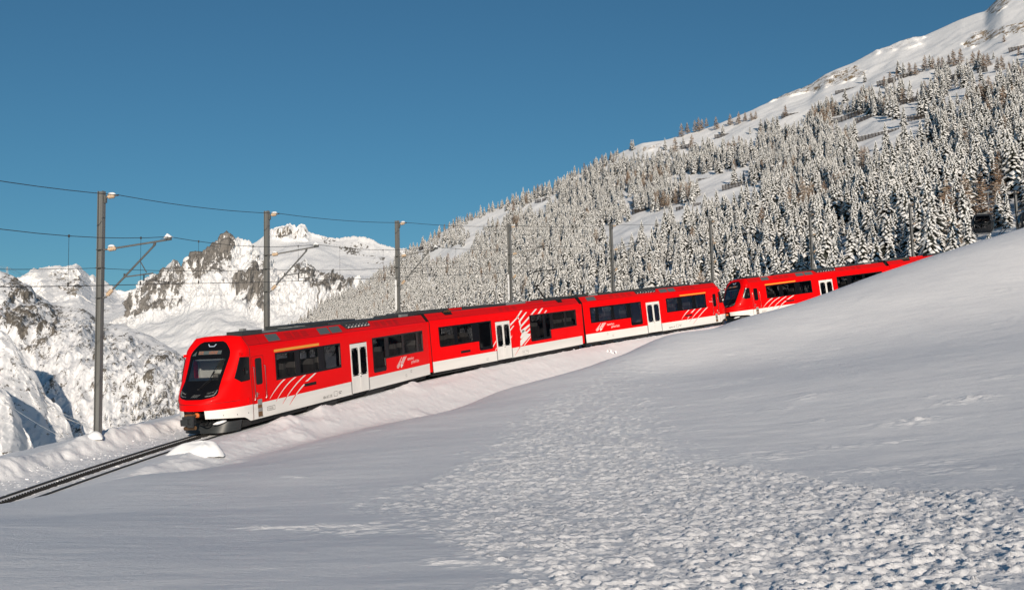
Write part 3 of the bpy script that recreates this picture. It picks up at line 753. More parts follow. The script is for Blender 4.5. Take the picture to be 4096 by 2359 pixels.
ROOFP = [(3.16, 1.278), (3.53, 1.0)]
SIDEP = [(.93, 1.33), (2.96, 1.33), (3.06, 1.326), (3.12, 1.308), (3.16, 1.278)]
def slope_pt(x, f, sg, off=0.):
    """f 0..1 from the shoulder to the roof edge"""
    z, l = 3.16 + .37 * f, 1.278 - .278 * f
    n = (.37, .278); k = off / math.hypot(*n)
    return (x, -sg * (l + n[0] * k), z + n[1] * k)
def shell_sides(car, L, bands, doors, x0=0.0, extra=[]):
    body, skirt, roof = MB(), MB(), MB()
    for sg in (1, -1):
        holes = []
        for b in bands:
            holes += [(r[0] + .04, r[1] - .04, r[2] + .04, r[3] - .04) for r in b['rects']]
            if len(b['rects']) > 1:
                r, q = b['rects'][0], b['rects'][1]
                holes.append((max(r[0], q[0]) + .04, min(r[1], q[1]) - .04, min(r[2], q[2]) + .04, max(r[3], q[3]) - .04))
        dh = [(d[0], d[1], .30, d[2]) for d in doors]
        linh = holes + [(d[0], d[1], .30, d[2]) for d in doors]
        side_plate(body, sg, 1.33, [(x0, L, .93, 2.96)], holes + dh + [(e[0], e[1], e[2], e[3]) for e in extra])
        G = [[(x, -sg * l, z) for z, l in SIDEP[1:]] for x in np.linspace(x0, L, 12)]
        body.grid(G, 0, True)
        xs = [x0] + [q for d in doors for q in (d[0] - .10, d[1] + .10)] + [L]
        for a, b in zip(xs[::2], xs[1::2]):
            side_plate(skirt, sg, 1.332, [(a, b, .35, .927)], [])
            skirt.add([(a, -sg * 1.332, .35), (b, -sg * 1.332, .35), (b, -sg * 1.2, .33), (a, -sg * 1.2, .33)], [(0, 1, 2, 3)])
        roof.grid([[slope_pt(x, 0, sg), slope_pt(x, 1, sg)] for x in np.linspace(x0, L, 6)], 0, False)
    roof.add([(x0, 1.0, 3.53), (L, 1.0, 3.53), (L, 0, 3.57), (x0, 0, 3.57), (L, -1.0, 3.53), (x0, -1.0, 3.53)], [(0, 1, 2, 3), (3, 2, 4, 5)], 1)
    endp = [(z, l) for z, l in SIDEP] + [(3.53, 1.0)]
    for xe in ([L] if x0 == 0.0 and car['kind_end'] == 'cab' else [x0, L]):
        pts = [(xe, -l, z) for z, l in [(.35, 1.33)] + endp] + [(xe, l, z) for z, l in reversed([(.35, 1.33)] + endp)]
        body.add(pts, [tuple(range(len(pts)))], 1)
    body.build('body', [M['red'], M['rubber']], car)
    skirt.build('skirt', M['white'], car)
    for sg in (1, -1):
        side_plate(MB(), sg, 1.26, [(.3, L - .1, .86, 2.88)], linh).build('side_lining', M['lining'], car)
    roof.build('roof', [M['red_roof'], M['roofdark']], car)

def windows(car, bands):
    for b in bands:
        for sg in (1, -1):
            f = MB()
            side_plate(f, sg, 1.339, b['rects'], b['panes'], 0, .085)
            for (x0, x1, z0, z1) in b['panes']:
                k = .07
                for (cx, cz, dx, dz) in ((x0, z0, 1, 1), (x1, z0, -1, 1), (x0, z1, 1, -1), (x1, z1, -1, -1)):
                    strip(f, sg, 1.339, [(cx, cz), (cx + dx * k, cz), (cx, cz + dz * k)])
                for (a0, a1, c0, c1) in ((x0 - .022, x0, z0, z1), (x1, x1 + .022, z0, z1), (x0, x1, z0 - .022, z0), (x0, x1, z1, z1 + .022)):
                    f.box(a0, a1, min(-sg * 1.342, -sg * 1.348), max(-sg * 1.342, -sg * 1.348), c0, c1, 1)
            fo = f.build('window', [M['black'], M['rubber']], car)
            for (x0, x1, z0, z1) in b['panes']:
                MB().add([(x0, -sg * 1.322, z0), (x1, -sg * 1.322, z0), (x1, -sg * 1.322, z1), (x0, -sg * 1.322, z1)], [(0, 1, 2, 3)]).build('pane', M['glass'], fo)

def doors_(car, doors):
    for (d0, d1, zt) in doors:
        mid = (d0 + d1) / 2
        for sg in (1, -1):
            for k, (a, b) in enumerate(((d0, mid - .012), (mid + .012, d1))):
                w0, w1 = a + .15, b - .15
                if k == 0: w0, w1 = a + .14, b - .12
                else: w0, w1 = a + .12, b - .14
                f = MB()
                side_plate(f, sg, 1.337, [(a, b, .37, zt)], [(w0, w1, 1.17, 2.38)])
                for (q0, q1) in ((a, a), (b, b)):
                    f.add([(q0, -sg * 1.337, .37), (q0, -sg * 1.27, .37), (q0, -sg * 1.27, zt), (q0, -sg * 1.337, zt)], [(0, 1, 2, 3)])
                for (cx, cz, dx, dz) in ((w0, 1.17, 1, 1), (w1, 1.17, -1, 1), (w0, 2.38, 1, -1), (w1, 2.38, -1, -1)):
                    strip(f, sg, 1.3372, [(cx, cz), (cx + dx * .09, cz), (cx, cz + dz * .09)])
                for (a0, a1, c0, c1) in ((w0 - .03, w0, 1.17, 2.38), (w1, w1 + .03, 1.17, 2.38), (w0, w1, 1.14, 1.17), (w0, w1, 2.38, 2.41)):
                    f.box(a0, a1, min(-sg * 1.339, -sg * 1.345), max(-sg * 1.339, -sg * 1.345), c0, c1, 1)
                if k == 1: f.lathe((a + .045, -sg * 1.337, 1.22), (a + .045, -sg * 1.35, 1.22), [(0, .035), (1, .03)], 8, 1).lathe((a + .045, -sg * 1.337, 1.08), (a + .045, -sg * 1.35, 1.08), [(0, .035), (1, .03)], 8, 1)
                o = f.build('door', [M['white'], M['black']], car)
                MB().add([(w0, -sg * 1.32, 1.17), (w1, -sg * 1.32, 1.17), (w1, -sg * 1.32, 2.38), (w0, -sg * 1.32, 2.38)], [(0, 1, 2, 3)]).build('pane', M['glass'], o)
            p = MB()
            for q in (d0 - .1, d1): p.box(q + .003, q + .097, min(-sg * 1.334, -sg * 1.2), max(-sg * 1.334, -sg * 1.2), .33, .93)
            p.box(d0, d1, min(-sg * 1.3, -sg * 1.2), max(-sg * 1.3, -sg * 1.2), .30, .36, 1)
            p.box(d0 - .012, d1 + .012, min(-sg * 1.31, -sg * 1.33), max(-sg * 1.31, -sg * 1.33), zt, zt + .03, 1)
            p.box(mid - .012, mid + .012, min(-sg * 1.28, -sg * 1.25), max(-sg * 1.28, -sg * 1.25), .37, zt, 1)
            p.build('door_frame', [M['doorpost'], M['rubber']], car)

def underframe(car, L, x0=0.2):
    m = MB(); m.box(x0, L - .15, -1.12, 1.12, .16, .40).box(x0 + 4.6, x0 + 7, -1.18, 1.18, .10, .34).box(L - 7, L - 5.2, -1.18, 1.18, .10, .34)
    m.build('underframe', M['dark'], car)
    for xb in (2.3, L - 2.6):
        b = MB(); b.box(xb - 1.3, xb + 1.3, -.98, -.86, .22, .42).box(xb - 1.3, xb + 1.3, .86, .98, .22, .42).box(xb - .2, xb + .2, -.9, .9, .2, .4)
        bo = b.build('bogie', M['dark'], car)
        for dx in (-.85, .85):
            for l in (-.53, .53):
                MB().lathe((xb + dx, l - .06, .345), (xb + dx, l + .06, .345), [(0, .345), (.3, .345), (.35, .36), (1, .36)], 18).build('wheel', M['rail'], bo)

def interior(car, L, seats, x0=.3):
    m = MB(); m.box(x0, L - .1, -1.28, 1.28, .80, .86); m.build('floor', M['floor'], car)
    m = MB(); m.box(x0, L - .1, -1.22, 1.22, 2.86, 2.92); m.build('ceiling', M['lining'], car)
    sm = MB(); sm.box(-.06, .44, -.42, .42, 1.22, 1.36).box(.36, .5, -.42, .42, 1.3, 2.02).box(.34, .5, -.30, .30, 2.0, 2.24, 1).box(0, .4, -.06, .06, .86, 1.22)
    me = sm.mesh('seat', [M['seatcloth'], M['headrest']])
    for x, flip in seats:
        for l in (-.78, .78):
            o = bpy.data.objects.new('seat', me); link(o, car)
            o.location = (x, l, 0); o.rotation_euler = (0, 0, math.pi if flip else 0)

def grilles(car, panels, vents, sgs=(1, -1)):
    for sg in sgs:
        for (a, b) in panels:
            f = MB(); f.add([slope_pt(a, .12, sg, .012), slope_pt(b, .12, sg, .012), slope_pt(b, .86, sg, .012), slope_pt(a, .86, sg, .012)], [(0, 1, 2, 3)])
            for q0, q1, r0, r1 in ((a - .03, a, .08, .9), (b, b + .03, .08, .9), (a - .03, b + .03, .06, .12), (a - .03, b + .03, .86, .92)):
                f.add([slope_pt(q0, r0, sg, .016), slope_pt(q1, r0, sg, .016), slope_pt(q1, r1, sg, .016), slope_pt(q0, r1, sg, .016)], [(0, 1, 2, 3)], 1)
            f.build('roof_grille', [M['grille'], M['red_roof']], car)
        if sg == sgs[0]:
            d = MB()
            for (a, b) in vents:
                n = int((b - a) / .62)
                for g in range(n):
                    xg = a + g * (b - a) / n
                    for i in range(6):
                        for j in range(7):
                            x, f = xg + .04 + i * .075, .2 + j * .095
                            d.add([slope_pt(x, f, sg, .004), slope_pt(x + .05, f, sg, .004), slope_pt(x + .05, f + .045, sg, .004), slope_pt(x, f + .045, sg, .004)], [(0, 1, 2, 3)])
            o = d.build('roof_vent', M['dot'], car); o['kind'] = 'stuff'
        j = MB()
        for x in np.linspace(panels[0][0] - .6 if panels else 1, 15.4, 7):
            j.add([slope_pt(x, 0, sg, .003), slope_pt(x + .012, 0, sg, .003), slope_pt(x + .012, 1, sg, .003), slope_pt(x, 1, sg, .003)], [(0, 1, 2, 3)])
        j.add([slope_pt(.0, -.01, sg, .004), slope_pt(16.4, -.01, sg, .004), slope_pt(16.4, .02, sg, .004), slope_pt(.0, .02, sg, .004)], [(0, 1, 2, 3)])
        j.build('roof_seam', M['seam'], car)
def connector_array(car, a, b, sg=1):
    m = MB(); m.add([slope_pt(a, .98, sg, .02), slope_pt(b, .98, sg, .02), slope_pt(b - .05, .38, sg, .02), slope_pt(a + .25, .38, sg, .02)], [(0, 1, 2, 3)])
    m.box(a, b, -sg * 1.0 if sg < 0 else -1.02, 1.02 if sg < 0 else -.4, 3.52, 3.64)
    n = 7
    for i in range(n):
        x = a + .45 + i * (b - a - .7) / (n - 1)
        p0, p1 = np.array(slope_pt(x, .50, sg, .03)), np.array(slope_pt(x, .50, sg, .12))
        m.lathe(p0, p1, [(0, .05), (.3, .03), (.7, .06), (1, .02)], 6, 1)
        m.obox(np.array(slope_pt(x, .78, sg, .035)), (.03, 0, 0), (0, .02, 0), (0, 0, .02), 1)
    m.build('resistor_bank', [M['roofdark'], M['steel']], car)
def roof_gear(car, boxes):
    for i, (x0, x1, y0, y1, z0, z1, mk, name) in enumerate(boxes):
        MB().box(x0, x1, y0, y1, z0, z1).build(name, M[mk], car)

def stripe(mb_w, mb_r, pts, wd, toX, sg):
    """tapered slanted stripe through pts (xi, z); white on red, red where it crosses the skirt"""
    p = np.array(pts, float)
    t = np.linspace(0, 1, 15); k = np.linspace(0, 1, len(p))
    if len(p) == 3:
        A = np.stack([(1 - t)**2, 2 * t * (1 - t), t**2], 1); c = p[1] * 2 - .5 * (p[0] + p[2]); q = A @ np.stack([p[0], c, p[2]])
    else: q = np.stack([np.interp(t, k, p[:, 0]), np.interp(t, k, p[:, 1])], 1)
    for i in range(14):
        w0, w1 = wd * (1 - .85 * t[i]), wd * (1 - .85 * t[i + 1])
        zc = (q[i, 1] + q[i + 1, 1]) / 2
        mb = mb_w if zc > .93 else mb_r
        mb.add([(toX(q[i, 0]), -sg * 1.3385, q[i, 1]), (toX(q[i, 0] + w0), -sg * 1.3385, q[i, 1]), (toX(q[i + 1, 0] + w1), -sg * 1.3385, q[i + 1, 1]), (toX(q[i + 1, 0]), -sg * 1.3385, q[i + 1, 1])], [(0, 1, 2, 3)])
def operator_logo(car, x0, z0, toX, sg, s=1.0):
    """white peak emblem cut by slanted bars, with the operator's name beside it"""
    m = MB()
    for k, (a, b) in enumerate([((0, .06), (.62, .62)), ((.02, -.02), (.42, .36)), ((.06, -.06), (.36, .22)), ((.14, -.08), (.40, .16))]):
        m.add([(toX(x0 + s * a[0] * 1.0), -sg * 1.3385, z0 + s * a[1] * .75), (toX(x0 + s * (a[0] + .05)), -sg * 1.3385, z0 + s * a[1] * .75), (toX(x0 + s * (b[0] + .06)), -sg * 1.3385, z0 + s * b[1] * .75), (toX(x0 + s * b[0]), -sg * 1.3385, z0 + s * b[1] * .75)], [(0, 1, 2, 3)])
    for k in range(4):
        a = (.52 + .06 * k, .24 - .03 * k); b = (.82 + .11 * k, .62 + .00 * k)
        m.add([(toX(x0 + s * a[0]), -sg * 1.3385, z0 + s * a[1] * .75), (toX(x0 + s * (a[0] + .05)), -sg * 1.3385, z0 + s * a[1] * .75), (toX(x0 + s * (b[0] + .06)), -sg * 1.3385, z0 + s * b[1] * .75), (toX(x0 + s * b[0]), -sg * 1.3385, z0 + s * b[1] * .75)], [(0, 1, 2, 3)])
    m.add([(toX(x0 + s * q[0]), -sg * 1.339, z0 + s * q[1] * .75) for q in ((.48, .50), (.52, .36), (.54, .20), (.76, .10), (.66, .02), (.50, -.10), (.46, .0), (.50, .12))], [(0, 1, 2, 3, 4, 5, 6, 7)])
    m.build('emblem', M['white'], car)['kind'] = 'stuff'
    text_part('matterhorn', .23, car, 'lettering', M['white'], x0 + 1.28, z0 + .24, toX, sg, squeeze=.72)
    text_part('gotthard bahn', .23, car, 'lettering', M['white'], x0 + 1.72, z0 + .05, toX, sg, squeeze=.72)

# ---- the nose
NZ = [.05, .37, .6, .94, 1.2, 1.32, 1.42, 1.7, 1.96, 2.4, 2.8, 3.05, 3.16, 3.3, 3.45, 3.53, 3.58, 3.6]
NL = [1.70, 1.76, 1.82, 1.87, 1.87, 1.80, 1.69, 1.45, 1.21, .92, .68, .54, .47, .39, .26, .15, .07, .0]
NW = [1.28, 1.32, 1.33, 1.33, 1.33, 1.33, 1.33, 1.33, 1.33, 1.33, 1.33, 1.325, 1.278, 1.17, 1.06, 1.0, .6, .0]
nL = lambda z: np.interp(z, NZ, NL)
nW = lambda z: np.interp(z, NZ, NW)
nN = lambda z: float(np.interp(z, [.05, 1.2, 1.42, 1.8, 2.4, 3.6], [2.15, 2.15, 2.6, 3.0, 3.5, 3.5]))
def nose_x(lat, z, off=0.):
    q = min(abs(lat) / max(nW(z), 1e-6), 1.0); n = nN(z)
    return -nL(z) * (1 - q**n)**(1 / n) - off
def nose_lat(x, z, off=0.):
    q = min(abs(x) / max(nL(z), 1e-6), 1.0); n = nN(z)
    return nW(z) * (1 - q**n)**(1 / n) + off
def nose(car):
    phi = np.linspace(-90, 90, 73)
    def ring(z, l=None, w=None):
        l = nL(z) if l is None else l; w = nW(z) if w is None else w
        e = 2 / nN(z); return [(-l * abs(math.cos(R_(p)))**e, -w * math.copysign(abs(math.sin(R_(p)))**e, math.sin(R_(p))), z) for p in phi]
    zs = np.concatenate([np.linspace(.945, 1.18, 5), np.linspace(1.2, 1.34, 5), np.linspace(1.38, 3.05, 38), np.linspace(3.08, 3.5, 14), [3.53, 3.555, 3.58, 3.595, 3.6]])
    G = [ring(z) for z in zs]
    def keep(i, j):
        x, y, z = np.mean([G[i][j], G[i + 1][j], G[i][j + 1], G[i + 1][j + 1]], 0)
        return not (1.95 < z < 2.82 and abs(y) < .77)
    MB().grid(G, 0, True, keep).build('nose', M['red'], car)
    MB().grid([[(x * .94 + .03, y * .95, z) for x, y, z in r] for r in G[8:-6]], 0, True, lambda i, j: keep(i + 8, j)).build('cab_lining', M['plow'], car)
    k = MB()                                     # crease above the bumper and seam to the body
    for z in (1.19,):
        k.tube([(nose_x(-y, z, .004), y, z) for y in np.linspace(-1.25, 1.25, 30)], .010, 4)
    for sg in (1, -1): k.tube([(.0, -sg * (nW(z) + .003), z) for z in np.linspace(.36, 3.5, 22)], .012, 4)
    k.build('seam', M['seam'], car)
    zb = lambda x: float(np.interp(x, [-1.9, -1.75, -.55, -.42, -.2, 0], [.64, .64, .53, .48, .34, .35]))
    for sg in (1, -1):
        rows = []; wk = MB()
        for p in np.linspace(18, 90, 34):
            q = abs(math.cos(R_(p)))**(2 / 2.15); s2 = abs(math.sin(R_(p)))**(2 / 2.15)
            col = []
            for f in np.linspace(0, 1, 4):
                x0 = -1.85 * q
                z = zb(x0) + (.943 - zb(x0)) * f
                col.append((-(nL(z) + .002) * q, -sg * (nW(z) + .001) * s2, z))
            rows.append(col)
        wk.grid(rows, 0, True); wk.build('nose_skirt', M['white'], car)
    # black windscreen mask
    wz = [1.36, 1.40, 1.46, 1.55, 1.8, 2.0, 2.5, 2.85, 3.0, 3.1, 3.25, 3.33, 3.39]
    ww = [.35, .62, .78, .83, .80, .79, .83, .87, .85, .79, .66, .56, .42]
    mz = sorted(set(list(np.linspace(1.36, 3.39, 34)) + [1.40, 1.46, 2.0, 2.78, 3.33])); be = np.concatenate([np.linspace(-1, -.86, 3), np.linspace(-.84, .84, 21), np.linspace(.86, 1, 3)])
    G2 = [[(nose_x(b * np.interp(z, wz, ww), z, .014), -b * np.interp(z, wz, ww), z) for b in be] for z in mz]
    op = lambda i, j: (mz[i] >= 1.999 and mz[i + 1] <= 2.781 and 2 <= j < len(be) - 3)
    mk = MB().grid(G2, 0, True, lambda i, j: not op(i, j))
    rim = [G2[i][0] for i in range(len(mz))] + [G2[-1][j] for j in range(len(be))] + [G2[i][-1] for i in range(len(mz) - 1, -1, -1)] + [G2[0][j] for j in range(len(be) - 1, -1, -1)]
    mk.tube(rim, .012, 4)
    mask = mk.build('windscreen_surround', M['black'], car)
    MB().grid([[(p[0] + .012, p[1], p[2]) for p in r] for r in G2], 0, True, op).build('windscreen', M['wind_glass'], mask)
    # roller blind bar, dashboard and cab back wall seen through the glass
    MB().tube([(nose_x(y, 2.73, -.06), y, 2.73) for y in np.linspace(-.62, .62, 9)], .03, 6).build('sun_blind', M['roofgrey'], car)
    d = MB(); d.box(-.98, -.45, -.85, .85, 1.55, 2.05); d.box(-.55, -.5, -.60, -.25, 2.05, 2.16); d.build('dashboard', M['plow'], car)
    p = MB(); p.box(.40, .44, -1.25, -.50, .9, 2.85).box(.40, .44, -.10, .42, .9, 2.85).box(.40, .44, .42, 1.25, .9, 2.70).box(.38, .40, -1.0, -.7, 2.0, 2.4, 1); p.build('partition', [M['lining'], M['white']], car)
    s = MB(); s.box(-.35, .05, -.05, .45, 1.2, 1.35).box(.05, .16, -.03, .43, 1.3, 2.15); s.build('driver_seat', M['seatcloth'], car)
    # destination display, marker lamp, emblem lines
    dp = MB(); yy = np.linspace(-.52, .50, 9)
    dp.grid([[(nose_x(y, z, .022), -y, z) for y in yy] for z in (2.93, 3.06)], 0, False)
    dp.add([(nose_x(y, z, .024), -y, z) for y, z in ((-.80, 2.90), (-.62, 2.90), (-.62, 3.06))], [(0, 1, 2)])
    do = dp.build('destination_display', M['grille'], mask)
    tx = MB(); rr = random.Random(5)
    for (ya, yb) in ((-.52, -.28), (-.06, .36)):
        for zc in (3.025, 2.965):
            y = ya + rr.uniform(0, .02)
            while y < yb - .02:
                wd_ = rr.uniform(.018, .04)
                tx.add([(nose_x(q, z, .027), -q, z) for q, z in ((y, zc - .016), (min(y + wd_, yb), zc - .016), (min(y + wd_, yb), zc + .016), (y, zc + .016))], [(0, 1, 2, 3)])
                y += wd_ + rr.uniform(.012, .03)
    tx.build('display_text', M['led_orange'], mask)['kind'] = 'stuff'
    ml = MB()
    for a, b in (((-.17, 3.30), (-.10, 3.22)), ((-.10, 3.22), (.10, 3.22)), ((.10, 3.22), (.17, 3.30))):
        ml.tube([(nose_x(a[0] + (b[0] - a[0]) * t, a[1] + (b[1] - a[1]) * t, .024), -(a[0] + (b[0] - a[0]) * t), a[1] + (b[1] - a[1]) * t) for t in np.linspace(0, 1, 5)], .018, 4)
    ml.build('marker_lamp', M['led_white'], mask)
    el = MB()
    for kx in range(4):
        y0 = -.17 + kx * .075
        el.tube([(nose_x(y0 + .14 * t, 1.43 + .10 * t, .020), -(y0 + .14 * t), 1.43 + .10 * t) for t in np.linspace(0, 1, 4)], .006, 4)
    el.build('emblem', M['roofgrey'], mask)
    for sg in (1, -1):
        h = MB()
        pt = lambda y, z, o=.022: (nose_x(y, z, o), -sg * y, z)
        h.add([pt(.43, 1.455), pt(.72, 1.49), pt(.76, 1.66), pt(.43, 1.60)], [(0, 1, 2, 3)])
        h.tube([pt(.42, 1.455), pt(.57, 1.465), pt(.72, 1.495), pt(.765, 1.58), pt(.785, 1.67)], .017, 4, 1)
        for q in range(5): h.lathe(pt(.50 + q * .045, 1.56 + q * .012), pt(.50 + q * .045, 1.56 + q * .012, .035), [(0, .012), (1, .012)], 6, 1)
        h.build('headlight', [M['rubber'], M['roofgrey']], mask)
        cw = MB()
        poly = [(-.10, 2.74), (-.49, 2.77), (-.64, 2.45), (-.84, 2.02), (-.62, 1.87), (-.13, 1.90)]
        def on(x, z, off): return (x, -sg * nose_lat(x, z, off), z)
        c = np.mean(poly, 0)
        ringp = []
        for (a, b) in zip(poly, poly[1:] + poly[:1]):
            for t in (0, .25, .5, .75): ringp.append((a[0] + (b[0] - a[0]) * t, a[1] + (b[1] - a[1]) * t))
        n = len(ringp); vs_ = []
        for f in (1, .85, .7, .55, .4, .2, .02): vs_ += [on(c[0] + (x - c[0]) * f, c[1] + (z - c[1]) * f, .016) for x, z in ringp]
        R0 = vs_[:n]
        cw.add(vs_, [(k * n + i, k * n + (i + 1) % n, (k + 1) * n + (i + 1) % n, (k + 1) * n + i) for k in range(6) for i in range(n)])
        cw.tube(R0 + R0[:1], .014, 4, 1, False)
        cwo = cw.build('cab_window', [M['black'], M['rubber']], car)
        mi = MB(); q = on(-.30, 2.22, .02); mi.box(q[0] - .09, q[0] + .09, min(q[1], q[1] - sg * .02), max(q[1], q[1] - sg * .02), 2.10, 2.36); mi.lathe((q[0], q[1] - sg * .02, 2.2), (q[0], q[1] - sg * .04, 2.2), [(0, .06), (1, .05)], 10, 1); mi.build('intercom', [M['rubber'], M['plow']], cwo)
        q = on(-.42, 2.90, 0); MB().obox((q[0], q[1] - sg * .02, 2.90), (.075, 0, 0), (0, .05, 0), (0, 0, .05)).obox((q[0] + .12, q[1] - sg * .015, 2.93), (.09, 0, 0), (0, .02, 0), (0, 0, .012)).build('camera_pod', M['red'], car)
        b = on(-.22, 1.12, 0); MB().lathe(b, (b[0], b[1] - sg * .03, b[2]), [(0, .11), (.6, .10), (1, .07)], 14).build('buffer_cap', M['red'], car)
        for xx, zz in ((-1.35, .72), (-.85, .68), (-.3, .66)):
            q = on(xx, zz, .003); MB().lathe(q, (q[0], q[1] - sg * .006, q[2]), [(0, .028), (1, .024)], 8).build('skirt_bolt', M['doorpost'], car)
    wp = MB()
    P = lambda y, z, o: (nose_x(y, z, o), -y, z)
    wp.tube([P(.02, 1.70, .03), P(.22, 1.92, .06), P(.36, 2.02, .07), P(.43, 2.26, .07)], .013, 5)
    wp.tube([P(.33, 2.02, .05), P(.40, 2.26, .06), P(.50, 2.52, .05)], .012, 5)
    wp.tube([P(.42, 2.22, .06), P(.45, 2.32, .06)], .03, 5)
    wp.tube([P(.10, 1.72, .03), P(.40, 1.98, .05), P(.56, 2.14, .05)], .009, 4)
    wp.lathe(P(.02, 1.70, .0), P(.02, 1.70, .05), [(0, .04), (1, .035)], 8)
    wp.build('wiper', M['rubber'], car)
    # plough below the nose
    pl = MB()
    rows = []
    for p in np.linspace(-84, 84, 45):
        q = abs(math.cos(R_(p)))**(2 / 3); s2 = math.copysign(abs(math.sin(R_(p)))**(2 / 3), math.sin(R_(p)))
        rows.append([(-.30 - (.98 + .16 * (1 - f)) * q, -(1.10 + .08 * f) * s2, .07 + .38 * f) for f in (0, .45, 1)])
    pl.grid(rows, 0, True); pl.box(-.5, .2, -1.0, 1.0, .12, .42)
    pl.build('snow_plough', M['plow'], car)
    # coupler
    c = MB(); c.box(-2.22, -1.98, -.20, .20, .50, .80).box(-2.30, -2.22, -.30, -.22, .42, .84).box(-2.30, -2.22, -.22, -.06, .74, .84).box(-2.30, -2.22, -.22, -.06, .42, .52).box(-2.26, -1.9, -.06, .26, .47, .70).box(-2.12, -1.94, -.12, .22, .70, .76)
    c.tube([(-1.98, .0, .64), (-1.35, .0, .62)], .11, 10).build('coupler', M['plow'], car)
    MB().box(-2.1, -1.9, -.16, .20, .80, .86).build('coupler_fitting', M['brown'], car)
    MB().tube([(-2.08, -.25, .38), (-2.08, .22, .36)], .075, 10).build('coupler_fitting', M['brown'], car)
    MB().lathe((-1.92, -.02, .74), (-1.42, -.02, .80), [(0, .05), (.1, .07), (.5, .09), (.52, .11), (.6, .09), (1, .11)], 12).build('coupler_hose', M['hose'], car)
    b = MB(); b.lathe((-1.62, -.02, .78), (-1.15, -.02, .80), [(k / 12, .17 if k % 2 else .14) for k in range(13)], 14)
    for k, (y, z, sag) in enumerate(((-.24, .64, .10), (.24, .62, .16), (.36, .58, .2))):
        b.tube([(-1.98 + .7 * t, -y * (1 + .5 * t), z - sag * math.sin(math.pi * t)) for t in np.linspace(0, 1, 9)], .028, 6)
    b.build('hose', M['rubber'], car)
    sn = MB(); sn.lathe((-1.55, -.62, .42), (-1.2, -.95, .50), [(0, .02), (.3, .06), (.7, .055), (1, .03)], 8); sn.build('packed_snow', M['snow_soft'], car)

# ---- complete cars
CAB_BANDS = [dict(rects=[(1.68, 6.92, 1.66, 2.74)], panes=[(1.77, 3.10, 1.74, 2.67), (3.52, 4.94, 1.74, 2.67), (5.50, 6.82, 1.74, 2.67)]),
             dict(rects=[(9.97, 15.72, 1.65, 2.74), (9.97, 11.33, 1.08, 2.74)], panes=[(10.06, 11.22, 1.28, 2.66), (11.70, 13.14, 1.73, 2.66), (13.44, 14.84, 1.73, 2.66), (15.18, 15.64, 1.73, 2.66)])]
CAB_DOORS = [(7.80, 9.40, 2.60)]
MID_BANDS = [dict(rects=[(.75, 6.02, 1.65, 2.75), (4.60, 6.02, 1.10, 2.75)], panes=[(.84, 2.15, 1.74, 2.67), (2.50, 3.94, 1.74, 2.67), (4.70, 5.92, 1.28, 2.67)]),
             dict(rects=[(10.46, 16.62, 1.68, 2.77), (10.46, 13.04, 1.12, 2.77)], panes=[(10.55, 12.04, 1.25, 2.69), (12.40, 12.98, 1.25, 2.69), (13.42, 14.90, 1.77, 2.69), (15.22, 16.54, 1.77, 2.69)])]
MID_DOORS = [(6.47, 8.06, 2.61)]
LC_, LM_ = 16.4, 17.27
